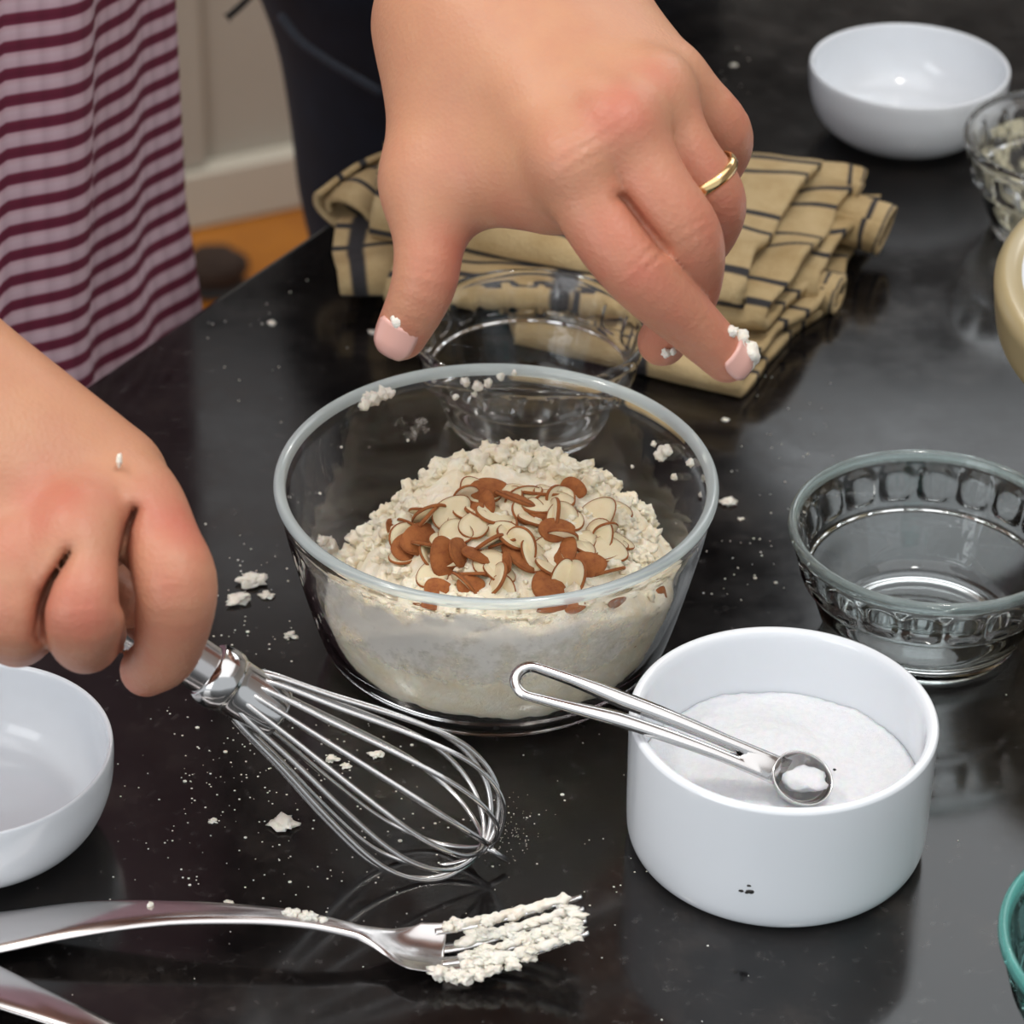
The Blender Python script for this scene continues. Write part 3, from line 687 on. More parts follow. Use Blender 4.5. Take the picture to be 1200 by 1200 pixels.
prof = crv([(0.0, 0.0), (0.002, 0.009), (0.009, 0.0195), (0.020, 0.0255), (0.034, 0.0268), (0.055, 0.0225), (0.078, 0.0160), (0.10, 0.0105), (LW - 0.008, 0.0072)], 5)
prof = np.array(prof)
for k in range(7):
    a = math.pi * k / 7 + 0.14; d = wu * math.cos(a) + wv * math.sin(a); sh_ = (k - 3) * 0.0010
    side = lambda s: [WT + WAX * (p[0] + 0.004 + abs(sh_) * 1.2) + d * (p[1] * s * (1 - 0.03 * abs(k - 3))) + (wv * math.cos(a) - wu * math.sin(a)) * 0.0005 * (k - 3) for p in prof]
    path = side(1)[::-1][:-1] + side(-1)
    V, F = tube(path, 0.00096, 8); mk('wire_loop', V, F, M_steel2, parent=wh)
V, F = tube([WT + WAX * 0.006, WT - WAX * 0.004], 0.0012, 8); mk('wire_tip', V, F, M_steel2, parent=wh)

# ------------------------------------------------------------------ glass mixing bowl and what is in it
BX, BY = -0.0060, 0.9581
bowl_out = smooth_prof([(0, 0.0005), (0.045, 0.0005), (0.053, 0.0), (0.0590, 0.0022), (0.0645, 0.0085), (0.0682, 0.018), (0.0735, 0.038), (0.0782, 0.058), (0.0806, 0.0705), (0.0822, 0.0750), (0.0825, 0.0770), (0.0814, 0.0789), (0.0796, 0.0788), (0.0780, 0.0768), (0.0772, 0.070), (0.0748, 0.058), (0.0700, 0.038), (0.0645, 0.019), (0.0600, 0.0105), (0.0530, 0.0062), (0.03, 0.0052), (0, 0.005)], 4)
INR = np.array([(0.0, 0.0053), (0.03, 0.0053), (0.0530, 0.0062), (0.0600, 0.0105), (0.0645, 0.019), (0.0700, 0.038), (0.0748, 0.058), (0.0772, 0.070), (0.079, 0.0785)])
def r_in(z): return float(np.interp(z, INR[2:, 1], INR[2:, 0]))
mb = thing('mixing_bowl', (BX, BY, 0), 'large clear glass mixing bowl of crumbly dough and almonds, centre of worktop', 'bowl')
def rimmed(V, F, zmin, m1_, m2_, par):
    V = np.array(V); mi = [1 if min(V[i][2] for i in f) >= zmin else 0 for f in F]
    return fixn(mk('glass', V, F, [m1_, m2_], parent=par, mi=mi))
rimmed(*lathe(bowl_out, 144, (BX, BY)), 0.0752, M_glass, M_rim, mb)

def h_mix(u, v):                              # height of the heap, local metres
    d = math.hypot((u - 0.008) / 0.068, max(v - 0.002, 0) / 0.050)
    front = max(-v - 0.02, 0) / 0.055
    h = 0.010 + 0.063 * (1 - 0.22 * front) / (1 + (d / 0.86) ** 5)
    h += 0.004 * math.exp(-((u + 0.002) ** 2 + (v - 0.020) ** 2) / 0.02 ** 2)
    return min(h, 0.0765)
def heap():
    nt, nr = 168, 46; V, F = [], []
    def nz(p): return noise.noise(Vector(p) * 130) * 0.0024 + noise.noise(Vector(p) * 330) * 0.0013 + max(0, noise.noise(Vector(p) * 62)) * 0.0035
    V.append((BX, BY, h_mix(0, 0)))
    rows = []
    for i in range(1, nr + 1):
        row = []
        for j in range(nt):
            t = 2 * math.pi * j / nt; ux, uy = math.cos(t), math.sin(t)
            R = 0.066
            for _ in range(6): R = r_in(h_mix(R * ux, R * uy)) - 0.0006
            r = R * i / nr; z = h_mix(r * ux, r * uy); p = (BX + r * ux, BY + r * uy, z)
            row.append(len(V)); e = 1 if i < nr else 0.3
            V.append((p[0], p[1], z + e * nz(p)))
        rows.append(row)
    for k in range(1, 11):                    # down the wall of the bowl
        row = []
        for j in range(nt):
            t = 2 * math.pi * j / nt; p0 = V[rows[nr - 1][j]]
            z = p0[2] + (0.0068 - p0[2]) * k / 10; q = (math.cos(t) * 9, math.sin(t) * 9, z * 150)
            r = r_in(z) - 0.0006 - 0.0022 * max(0, noise.noise(Vector(q) * 0.9) + 0.1) - 0.002 * max(0, noise.noise(Vector(q) * 2.2))
            row.append(len(V)); V.append((BX + r * math.cos(t), BY + r * math.sin(t), max(z, 0.0066)))
        rows.append(row)
    for j in range(nt): F.append((0, rows[0][j], rows[0][(j + 1) % nt]))
    for a, b in zip(rows[:-1], rows[1:]):
        for j in range(nt):
            k = (j + 1) % nt; F.append((a[j], b[j], b[k], a[k]))
    F.append(tuple(rows[-1][::-1]))
    parts = [(V, F)]
    rr = random.Random(4)
    for i in range(950):
        t = rr.uniform(0, 2 * math.pi); r = 0.071 * math.sqrt(rr.random()); u, v = r * math.cos(t), r * math.sin(t); z = h_mix(u, v)
        s = rr.choice([0.0009, 0.0012, 0.0014, 0.0018, 0.0022, 0.0028, 0.0036])
        if z < 0.022 or r > r_in(z) - 1.9 * s - 0.001: continue
        if ((u - 0.006) / 0.040) ** 2 + ((v + 0.024) / 0.034) ** 2 < 1 and s > 0.0015: continue
        parts.append(lump((BX + u, BY + v, z + s * 0.55), s, i, (1, 1, 0.8), 0.55, lo=s < 0.002))
    V, F = merge(parts)
    o = mk('dough_crumble', V, F, M_dough); return o
tag(heap(), 'heap of pale crumbly butter and flour dough inside the glass mixing bowl', 'dough', kind='stuff')
# flour film on the inside of the front wall and dough bits stuck on the back wall
def film(t0, t1, z0, z1, fn, name, off=0.0003):
    nt, nz = 60, 20; V, F, dn = [], [], []
    for i in range(nz):
        for j in range(nt):
            a = i / (nz - 1); b = j / (nt - 1); z = z0 + (z1 - z0) * a; t = t0 + (t1 - t0) * b; r = r_in(z) - off
            V.append((BX + r * math.cos(t), BY + r * math.sin(t), z)); dn.append(fn(b, a))
    for i in range(nz - 1):
        for j in range(nt - 1): F.append((i * nt + j, i * nt + j + 1, (i + 1) * nt + j + 1, (i + 1) * nt + j))
    return mk(name, V, F, M_smear, parent=mb, attrs={'dens': dn})
bell = lambda x: max(0.0, 1 - (2 * x - 1) ** 2)
o = film(math.radians(185), math.radians(330), 0.030, 0.074, lambda b, a: 0.56 * bell(b) ** 0.5 * bell(a) ** 0.4 - 0.04, 'flour_smear'); o['label'] = 'white flour film on the front wall of the bowl'
film(math.radians(95), math.radians(130), 0.045, 0.074, lambda b, a: 0.36 * bell(b) * bell(a), 'flour_smear')
def on_wall(px, py, dz=0.0):                  # point of the bowl's inner far wall seen at px, py
    lo, hi = 0.02, 0.078
    best = None
    for z in np.linspace(0.01, 0.078, 120):
        p = P(px, py, z); d = abs(math.hypot(p[0] - BX, p[1] - BY) - r_in(z) + 0.001)
        if p[1] > BY - 0.02 and (best is None or d < best[0]): best = (d, p)
    return best[1]
bits = []
for i, (x, y, s) in enumerate([(428, 473, 2.6), (436, 467, 2.8), (446, 463, 2.6), (456, 461, 2.0), (431, 466, 2.0), (775, 532, 2.6), (782, 528, 2.2), (766, 520, 1.2), (790, 559, 1.4), (385, 640, 3.2), (377, 634, 2.2), (393, 652, 3.0), (399, 664, 2.4),
                               (545, 447, 1.8), (560, 452, 2.0), (572, 449, 1.6), (587, 441, 1.6), (603, 437, 1.2), (556, 462, 1.1), (534, 465, 1.2), (809, 543, 1.6), (741, 547, .7), (375, 578, .6), (400, 524, .6), (478, 516, .6)]):
    p = on_wall(x, y); bits.append(lump(p, s / 1000, i + 40, (1, 1, 1), 0.4))
o = mk('dough_smear', *merge(bits), M_flour, parent=mb, kind='stuff')

# sliced almonds
def almond_mesh(skinface):
    n = 28; L, Wd, T = 0.0092, 0.0062, 0.0006
    out = []
    for i in range(n):
        t = 2 * math.pi * i / n; x = math.cos(t); y = math.sin(t) * (1 - 0.22 * x)
        out.append((L * x, Wd * y))
    V = [(0, 0, T + (0.0014 if skinface else 0.0))]
    for f_, z in ((0.6, T + (0.0010 if skinface else 0.0)), (0.97, T)): V += [(x * f_, y * f_, z) for x, y in out]
    V.append((0, 0, -T)); V += [(x * 0.97, y * 0.97, -T) for x, y in out]
    F = []
    for i in range(n):
        j = (i + 1) % n
        F += [(0, 1 + i, 1 + j), (1 + i, 1 + n + i, 1 + n + j, 1 + j), (2 * n + 1, 2 * n + 2 + j, 2 * n + 2 + i), (1 + n + i, 2 * n + 2 + i, 2 * n + 2 + j, 1 + n + j)]
    SV, SF = [], []
    for r, z in ((0.975, -T * 1.2), (1.02, -T * 0.6), (1.02, T * 0.6), (0.975, T * 1.2)): SV += [(x * r, y * r, z) for x, y in out]
    for k in range(4):
        k2 = (k + 1) % 4
        for i in range(n): SF.append((k * n + i, k * n + (i + 1) % n, k2 * n + (i + 1) % n, k2 * n + i))
    if skinface:
        b = len(SV); SV.append((0, 0, T + 0.0016))
        for f_, z in ((0.6, T + 0.0012), (0.99, T * 1.25)): SV += [(x * f_, y * f_, z) for x, y in out]
        for i in range(n):
            j = (i + 1) % n; SF += [(b, b + 1 + i, b + 1 + j), (b + 1 + i, b + 1 + n + i, b + 1 + n + j, b + 1 + j)]
    def me_(nm, V, F, mt):
        me = bpy.data.meshes.new(nm); me.from_pydata(V, [], F); me.materials.append(mt); me.polygons.foreach_set('use_smooth', [True] * len(F)); 
        bm = bmesh.new(); bm.from_mesh(me); bmesh.ops.recalc_face_normals(bm, faces=bm.faces); bm.to_mesh(me); bm.free(); return me
    return me_('almond_slice', V, F, M_almond), me_('skin', SV, SF, M_skinbrown)
AM = [almond_mesh(False), almond_mesh(True)]
def almond(loc, kind, yaw, tx, ty, sc, label, sx=1.0):
    o = bpy.data.objects.new('almond_slice', AM[kind][0]); COL.objects.link(o)
    o.location = (loc[0], loc[1], loc[2] + CT); o.rotation_euler = (tx, ty, yaw); o.scale = (sc * sx, sc, sc)
    s = bpy.data.objects.new('skin', AM[kind][1]); COL.objects.link(s); s.parent = o
    if kind: s['label'] = 'brown almond skin over the whole face'
    tag(o, label, 'almond', 'sliced almonds on the crumble'); return o
def on_heap(px, py, up=0.0):
    z = 0.08
    for _ in range(400):
        p = P(px, py, z)
        if h_mix(p[0] - BX, p[1] - BY) + up >= z: break
        z -= 0.0002
    return P(px, py, z)
R_ = math.radians
for px, py, kd, yw, tx, ty, s, sx, lb in (
    (641, 588, 0, 3, 4, 0, 1.12, 1.0, 'large cream oval almond slice lying flat at the top of the heap'),
    (653, 621, 1, 22, 28, 8, 0.78, 1.0, 'brown skinned almond piece just below the large cream slice'),
    (577, 661, 0, -25, 20, 4, 0.92, 0.85, 'round yellowish almond slice near front rim of the bowl'),
    (477, 640, 1, 68, 22, -8, 0.82, 1.0, 'dark brown almond piece furthest left on the heap'),
    (573, 574, 1, 20, 30, 0, 0.80, 1.0, 'brown almond piece at upper edge of the almonds'),
    (714, 645, 0, -28, 16, 6, 0.90, 0.9, 'cream almond slice with brown rim at right of the almonds'),
    (604, 576, 0, 5, 12, 0, 0.62, 0.9, 'small cream almond slice left of the large flat slice'),
    (557, 614, 0, 60, 12, -14, 0.85, 0.9, 'pale upright almond slice left of the middle of the heap'),
    (600, 628, 0, 80, 30, 12, 0.95, 1.0, 'wide cream almond slice standing in the middle of the heap'),
    (530, 600, 0, 40, 40, -20, 0.9, 1.0, 'slanting almond slice showing its long brown edge'),
    (538, 646, 1, 72, 60, 10, 0.85, 0.9, 'curled brown edged almond slice left of the round yellowish one'),
    (672, 573, 1, -30, 50, 0, 0.66, 0.9, 'small curled brown almond piece behind the large cream slice'),
    (690, 662, 1, 10, 35, 0, 0.80, 0.9, 'brown almond piece beside the front rim right of middle'),
    (458, 618, 1, 80, 70, 0, 0.55, 0.8, 'narrow brown almond sliver at far left of the heap'),
    (515, 690, 1, 0, 40, 10, 0.60, 1.0, 'small brown almond piece at front left rim'),
    (552, 686, 1, 30, 40, 10, 0.62, 1.0, 'orange brown almond piece at the front rim below the curled slice')):
    p = on_heap(px, py, 0.0028); almond(p, kd, R_(yw), R_(tx), R_(ty), s, lb, sx)
rr = random.Random(21)
for i in range(74):
    a = rr.uniform(0, 2 * math.pi); r = math.sqrt(rr.random())
    px, py = 600 + 145 * r * math.cos(a), 634 + 62 * r * math.sin(a)
    p = on_heap(px, py, rr.uniform(0.0, 0.0022))
    almond(p, 1 if rr.random() < 0.15 else 0, rr.uniform(0, 6.28), R_(rr.gauss(20, 32)), R_(rr.gauss(0, 30)), rr.uniform(0.70, 1.05), 'one of the many overlapping small almond slices between the larger ones', rr.uniform(0.8, 1.05))

for i, (px, py) in enumerate(((672, 706), (652, 757), (738, 742), (720, 700), (560, 792), (770, 700))):
    best = None
    for z in np.linspace(0.012, 0.07, 240):
        p = P(px, py, z); d = abs(math.hypot(p[0] - BX, p[1] - BY) - (r_in(z) - 0.0042))
        if p[1] < BY and (best is None or d < best[0]): best = (d, p)
    p = best[1]; almond(p, 1, math.atan2(p[1] - BY, p[0] - BX) + math.pi / 2, R_(50 + 9 * (i % 4)), R_(35 * math.sin(i * 2.1)), 0.42 + 0.07 * (i % 3), 'brown almond edge pressed against the inside of the front glass wall')

# ------------------------------------------------------------------ pressed glass cups
CUP = smooth_prof([(0, 0.0024), (0.028, 0.0022), (0.0315, 0.0006), (0.0335, 0.0), (0.0362, 0.0008), (0.0395, 0.0070), (0.0430, 0.0170), (0.0452, 0.0232), (0.0460, 0.0252), (0.0478, 0.0258), (0.0486, 0.0272), (0.0490, 0.0285)], 3)[:-1].tolist() + \
      [(0.0490 + 0.0040 * t, 0.0285 + 0.0145 * t) for t in np.linspace(0, 1, 13)] + \
      smooth_prof([(0.0534, 0.0442), (0.0543, 0.0455), (0.0545, 0.0472), (0.0542, 0.0488), (0.0530, 0.0497), (0.0517, 0.0490), (0.0508, 0.0470), (0.0495, 0.0420), (0.0462, 0.0300), (0.0446, 0.0255), (0.0425, 0.0205), (0.0385, 0.0105), (0.0355, 0.0065), (0.030, 0.0050), (0, 0.0046)], 3).tolist()
NP = 20
def cup_disp(th, h, k):
    if not (0.0284 <= h <= 0.0432) or k > 50: return np.zeros_like(th)
    ph = ((th * NP / (2 * math.pi)) % 1.0) * 2 - 1
    q = 1 - (np.abs(ph) / 0.86) ** 4 - (abs((h - 0.0358) / 0.0066)) ** 4
    return -0.0016 * np.clip(q * 3.0, 0, 1) * (1 - 0.35 * ph * ph)
def glass_cup(x, y, s, mt, label, rot=0.0):
    t = thing('glass_cup', (x, y, 0), label, 'glass cup', 'pressed glass custard cups')
    nprof = [k for k in CUP]
    kmax = max(i for i, p in enumerate(nprof) if p[0] > 0.0543)
    V, F = lathe(nprof, NP * 10, (0, 0), 0, lambda th, h, k: cup_disp(th + rot, h, k) if k < kmax else np.zeros_like(th))
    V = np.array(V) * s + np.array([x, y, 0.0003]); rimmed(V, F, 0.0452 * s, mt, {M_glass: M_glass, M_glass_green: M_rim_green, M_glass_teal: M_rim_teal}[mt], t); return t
c1 = glass_cup(0.1596, 0.9738, 1.0, M_glass_green, 'empty pale green glass cup with scalloped panels behind the white sugar ramekin')
q2 = P(621, 374, 0.0455)
c2 = glass_cup(q2[0], q2[1] - 0.007, 0.93, M_glass, 'clear empty glass cup beneath the outstretched hand, in front of the towel', 0.1)
q3 = P(1266, 160, 0.0497)
c3 = glass_cup(q3[0], q3[1], 1.0, M_glass, 'glass cup smeared with pale batter at the upper right edge', 0.05)
q4 = P(1374, 1100, 0.0497)
c4 = glass_cup(q4[0], q4[1], 1.0, M_glass_teal, 'teal tinted glass cup at the lower right corner')
# batter left inside the cup at the upper right
M_batter = mat('batter', (0.70, 0.66, 0.48), 0.5)
nb = obj_noise(M_batter, 60, 5, 0.65); rbt = ramp(M_batter, nb.outputs['Fac'], [(0.44, (0, 0, 0)), (0.56, (0.8, 0.8, 0.8))]); Lk(M_batter, rbt.outputs[0], PB(M_batter).inputs['Alpha'])
V, F = lathe([(0.0300, 0.0056), (0.0352, 0.0072), (0.0381, 0.0110), (0.0421, 0.0208), (0.0441, 0.0258), (0.0457, 0.0302), (0.0478, 0.038)], 80, (q3[0], q3[1]))
mk('batter_film', V, F, M_batter, parent=c3)

# ------------------------------------------------------------------ white china
WB = smooth_prof([(0, 0.001), (0.022, 0.001), (0.0255, 0.0), (0.0280, 0.001), (0.0365, 0.0044), (0.0446, 0.0122), (0.0488, 0.0230), (0.0500, 0.0330), (0.0500, 0.0375), (0.0495, 0.0388), (0.0486, 0.0386), (0.0480, 0.0372), (0.0478, 0.0325), (0.0464, 0.0230), (0.0420, 0.0130), (0.0340, 0.0068), (0.0200, 0.0038), (0, 0.0032)], 4)
def white_bowl(x, y, label):
    o = fixn(mk('white_bowl', *lathe(WB, 112, (x, y), 0.0003), M_china, origin=(x, y, 0))); tag(o, label, 'bowl', 'small white china bowls'); return o
white_bowl(0.1952, 1.4066, 'empty round white china bowl at the far upper right')
qb = P(-38, 876, 0.0388)
white_bowl(qb[0], qb[1], 'round white china bowl cut off by the left edge, in front of the whisking hand')
RX, RY = 0.0947, 0.8464
RAM = smooth_prof([(0, 0.0015), (0.044, 0.0015), (0.0465, 0.0), (0.0500, 0.0012), (0.0522, 0.0050), (0.0529, 0.0120), (0.0531, 0.030), (0.0533, 0.0500), (0.0531, 0.0531), (0.0520, 0.0540), (0.0505, 0.0538), (0.0494, 0.0522), (0.0490, 0.0480), (0.0488, 0.0300), (0.0482, 0.0120), (0.0450, 0.0060), (0.03, 0.0045), (0, 0.0042)], 4)
rm = thing('ramekin', (RX, RY, 0), 'straight sided white ramekin half full of sugar, right foreground', 'ramekin')
fixn(mk('dish', *lathe(RAM, 128, (RX, RY), 0.0003), M_china, parent=rm))
for i, (px, py, s) in enumerate(((869, 1044, 0.0007), (880, 1045, 0.0011), (878, 1038, 0.0006), (876, 1046, 0.0006))):
    best = None
    for z in np.linspace(0.004, 0.03, 200):
        p = P(px, py, z); d = abs(math.hypot(p[0] - RX, p[1] - RY) - 0.0531)
        if best is None or d < best[0]: best = (d, p)
    V, F = lump(best[1], s, i, (1.4, 0.4, 0.8), 0.3, lo=True); o = mk('speck', V, F, M_speck, parent=rm); 
# sugar
def sugar():
    nr, nt = 34, 120; V = [(RX, RY, 0.0325)]; F = []
    for i in range(1, nr + 1):
        for j in range(nt):
            t = 2 * math.pi * j / nt; r = 0.0484 * i / nr; x, y = r * math.cos(t), r * math.sin(t)
            z = 0.0295 + 0.004 * math.exp(-((x + 0.005) ** 2 + (y - 0.01) ** 2) / 0.02 ** 2) - 0.0015 * (i / nr) ** 4
            z += 0.0014 * noise.noise(Vector((x, y, 0)) * 70) + 0.0009 * noise.noise(Vector((x, y, 2)) * 260)
            V.append((RX + x, RY + y, z))
    for j in range(nt): F.append((0, 1 + j, 1 + (j + 1) % nt))
    for i in range(nr - 1):
        for j in range(nt):
            a = 1 + i * nt + j; b = 1 + i * nt + (j + 1) % nt; F.append((a, a + nt, b + nt, b))
    # body of the sugar below the surface
    n0 = len(V)
    for j in range(nt):
        t = 2 * math.pi * j / nt; V.append((RX + 0.0478 * math.cos(t), RY + 0.0478 * math.sin(t), 0.0125))
    for j in range(nt):
        a = 1 + (nr - 1) * nt + j; b = 1 + (nr - 1) * nt + (j + 1) % nt; F.append((a, n0 + j, n0 + (j + 1) % nt, b))
    F.append(tuple(range(n0 + nt - 1, n0 - 1, -1)))
    return mk('sugar', V, F, M_sugar)
tag(sugar(), 'white granulated sugar filling the lower half of the white ramekin', 'sugar', kind='stuff')

# measuring spoon resting on the rim
SB = P(936, 912, 0.0385); SRm = P(752, 846, 0.0572)
sd = (SRm - SB) / np.linalg.norm(SRm - SB)
def along(px):
    lo, hi = 0.0, 0.3
    for _ in range(40):
        md = (lo + hi) / 2; v = SB + sd * md - CAM0
        if 600 + FPX * (v @ RT) / (v @ FW) > px: lo = md
        else: hi = md
    return md
LS = along(598); L0 = along(912)
sn = np.cross(sd, [0, 0, 1.0]); sn /= np.linalg.norm(sn); su = np.cross(sn, sd); su = su if su[2] > 0 else -su
_t = math.radians(30); sn, su = sn * math.cos(_t) + su * math.sin(_t), su * math.cos(_t) - sn * math.sin(_t)
spn = thing('measuring_spoon', (SB[0], SB[1], SB[2] - 0.01), 'small steel measuring spoon with slotted handle resting in the sugar ramekin', 'spoon')
def sp_pt(s, t, h): 
    arch = 0.0045 * math.sin(math.pi * min(max((s - L0) / (LS - L0), 0), 1))
    return SB + sd * s + sn * t + su * (h + arch)
def spoon_handle():
    n = 80; out, inn = [], []
    Wf = lambda s: np.interp(s, [L0 - 0.004, L0, L0 + 0.02, L0 + 0.045, LS - 0.03, LS - 0.006, LS], [0.0056, 0.0054, 0.0052, 0.0062, 0.0070, 0.0074, 0.0074])
    # outer loop: along one side to the rounded end and back
    sa, sb = L0 - 0.004, LS - 0.0074
    for i in range(n):
        t = i / n
        if t < 0.4: s = sa + (sb - sa) * (t / 0.4); out.append((s, Wf(s)))
        elif t < 0.6: a = math.pi * (t - 0.4) / 0.2; out.append((sb + 0.0074 * math.sin(a), Wf(sb) * math.cos(a)))
        else: s = sb - (sb - sa) * ((t - 0.6) / 0.4); out.append((s, -Wf(s)))
    ia, ib = L0 + 0.016, LS - 0.0078
    Wi = lambda s: np.interp(s, [ia, ib - 0.030, ib - 0.012, ib], [0.0002, 0.0006, 0.0028, 0.0036])
    for i in range(n):
        t = i / n
        if t < 0.4: s = ia + (ib - ia) * (t / 0.4); inn.append((s, Wi(s)))
        elif t < 0.6: a = math.pi * (t - 0.4) / 0.2; inn.append((ib + 0.0038 * math.sin(a), Wi(ib) * math.cos(a)))
        else: s = ib - (ib - ia) * ((t - 0.6) / 0.4); inn.append((s, -Wi(s)))
    T = 0.0011; V = []
    def mid(o_, i_, f): return (o_[0] + (i_[0] - o_[0]) * f, o_[1] + (i_[1] - o_[1]) * f)
    rings = [([o_ for o_ in out], 0.0), ([mid(o_, i_, 0.25) for o_, i_ in zip(out, inn)], T), ([mid(o_, i_, 0.75) for o_, i_ in zip(out, inn)], T * 0.9), (inn, -T * 0.6), ([mid(o_, i_, 0.6) for o_, i_ in zip(out, inn)], -T * 1.2), ([mid(o_, i_, 0.12) for o_, i_ in zip(out, inn)], -T * 1.1)]
    for pts, h in rings: V += [sp_pt(a, b, h) for a, b in pts]
    F = []
    for k in range(6):
        k2 = (k + 1) % 6
        for i in range(n):
            j = (i + 1) % n; F.append((k * n + i, k * n + j, k2 * n + j, k2 * n + i))
    return V, F
fixn(mk('handle', *spoon_handle(), M_steel2, parent=spn))
def spoon_bowl():
    V, F = [], []; n = 40; R = 0.0085
    prof = smooth_prof([(0, -0.0062), (0.004, -0.0058), (0.0068, -0.0040), (0.0082, -0.0010), (0.0086, 0.0012), (0.0083, 0.0016), (0.0079, 0.0011), (0.0075, -0.0010), (0.006, -0.0036), (0.0035, -0.0050), (0, -0.0054)], 3)
    prof = prof * 1.14; V, F = lathe(prof, n); return [SB + sd * p[0] * 1.12 - sd * 0.001 + sn * p[1] + su * p[2] for p in V], F
fixn(mk('spoon_bowl', *spoon_bowl(), M_steel2, parent=spn))
V, F = lump(SB + su * 0.0002 - sd * 0.002, 0.0062, 3, (1.1, 1, 0.55), 0.25); o = mk('sugar_fill', V, F, M_sugar, parent=spn, kind='stuff')
for i, (x, y) in enumerate(((906, 862), (978, 902))):
    V, F = lump(P(x, y, 0.0318), 0.0006, i, (1, 1, .6), 0.3, lo=True); mk('speck', V, F, M_speck, parent=rm)

# ------------------------------------------------------------------ buff stoneware bowl at the right edge
YB = P(1524, 352, 0.105)
ym = thing('stoneware_bowl', (YB[0], YB[1], 0), 'large buff stoneware mixing bowl with white inside at the right edge', 'bowl')
V, F = lathe(smooth_prof([(0, 0.001), (0.062, 0.001), (0.066, 0.0), (0.070, 0.003), (0.088, 0.032), (0.1000, 0.062), (0.1055, 0.078), (0.1075, 0.083), (0.1135, 0.0835), (0.1165, 0.0865), (0.1185, 0.098), (0.1190, 0.1045), (0.1165, 0.1085), (0.1125, 0.1090), (0.1085, 0.1075)], 4), 128, (YB[0], YB[1]), 0.0003)
fixn(mk('outer_wall', V, F, M_yellow, parent=ym))
V, F = lathe(smooth_prof([(0.1090, 0.1077), (0.1065, 0.1055), (0.1045, 0.098), (0.0985, 0.070), (0.085, 0.035), (0.066, 0.012), (0.03, 0.008), (0, 0.008)], 4), 128, (YB[0], YB[1]), 0.0003)
o = mk('glaze', V, F, M_china, parent=ym); o['label'] = 'white glazed inside of the bowl'

# ------------------------------------------------------------------ fork and second piece of cutlery
def sweep(sp, wd, th, cup, nseg=7, n=12):
    """flat metal strip: spine sp, half widths wd, thickness th, cup depth"""
    sp = crv(sp, nseg); k = np.linspace(0, 1, len(sp)); kk = np.linspace(0, 1, len(wd))
    wd = np.interp(k, kk, wd); th = np.interp(k, kk, th); cup = np.interp(k, kk, cup)
    tan = np.gradient(sp, axis=0); tan /= np.linalg.norm(tan, axis=1)[:, None]
    V, F = [], []; m2 = 2 * n
    for i in range(len(sp)):
        sdv = np.cross(tan[i], [0, 0, 1.0]); sdv /= np.linalg.norm(sdv); upv = np.cross(sdv, tan[i])
        for j in range(m2):
            a = 2 * math.pi * j / m2; x = math.copysign(abs(math.cos(a)) ** 0.7, math.cos(a)); z = math.copysign(abs(math.sin(a)) ** 0.8, math.sin(a))
            V.append(sp[i] + sdv * wd[i] * x + upv * (th[i] * z * (1.0 if abs(x) < .9 else .8) + cup[i] * x * x))
    for i in range(len(sp) - 1):
        for j in range(m2):
            j2 = (j + 1) % m2; F.append((i * m2 + j, i * m2 + j2, (i + 1) * m2 + j2, (i + 1) * m2 + j))
    F.append(tuple(range(m2))[::-1]); F.append(tuple(range((len(sp) - 1) * m2, len(sp) * m2)))
    return V, F
f0 = P(500, 1125, 0)
fk = thing('fork', (f0[0], f0[1], 0), 'steel table fork with dough on its tines lying along the front', 'fork')
SPN = [P(-95, 1102, .0022), P(-50, 1098, .0035), P(0, 1091, .0060), P(100, 1075, .0110), P(200, 1069, .0135), P(300, 1072, .0140), P(365, 1080, .0130), P(420, 1093, .0100), P(455, 1106, .0062), P(485, 1117, .0038), P(520, 1122, .0026)]
fixn(mk('handle', *sweep(SPN, [.0060, .0105, .0108, .0090, .0062, .0046, .0037, .0034, .0068, .0118, .0128], [.0011, .0013, .0014, .0014, .0014, .0014, .0015, .0016, .0012, .0009, .0008], [0, -.0004, -.0006, -.0006, -.0004, -.0002, 0, 0, .0008, .0036, .0044]), M_steel, parent=fk))
ax0 = P(520, 1122, .0026); fd = P(690, 1072, .0175)
fsd = np.cross((fd - ax0) / np.linalg.norm(fd - ax0), [0, 0, 1.0]); fsd /= np.linalg.norm(fsd)
tin = []
for k in range(4):
    o_ = (k - 1.5) * 0.0068
    cz = 0.0044 * (o_ / 0.0128) ** 2
    pts = [P(512, 1121, .0026) + fsd * o_ + [0, 0, cz], P(540, 1118, .0028) + fsd * o_ + [0, 0, cz], P(580, 1108, .0052) + fsd * o_ * 0.99 + [0, 0, cz * .7], P(630, 1092, .0105) + fsd * o_ * 0.96 + [0, 0, cz * .3], P(686, 1072, .0185) + fsd * o_ * 0.90]
    tin.append(crv(pts, 6))
    fixn(mk('tine', *sweep(pts, [.0026, .0023, .0020, .0016, .0009], [.0009, .0010, .0011, .0011, .0008], [0, 0, 0, 0, 0], 6, 6), M_steel2, parent=fk))
dp = []; rr = random.Random(9)
for k in range(4):
    tk = tin[k][int(0.20 * len(tin[k])):int(0.985 * len(tin[k]))]; tk = crv(tk, 4); n_ = len(tk)
    for a, b in ((0.0, 0.97),) if k < 2 else ((0.02, 0.97),):
        pt = tk[int(a * n_):int(b * n_)] + np.array([0, 0, 0.0014])
        rad = np.array([0.0013 + 0.0011 * max(0, noise.noise(Vector((i * 0.13, k * 5.3, 1.0))) + 0.35) for i in range(len(pt))]); rad[:3] *= (.3, .6, .9); rad[-3:] *= (.9, .6, .3)
        V, F = tube(pt, rad, 12); V = np.array(V)
        V = np.array([v + 0.0011 * np.array(noise.noise_vector(Vector(v) * 420)) for v in V]); dp.append((V, F))
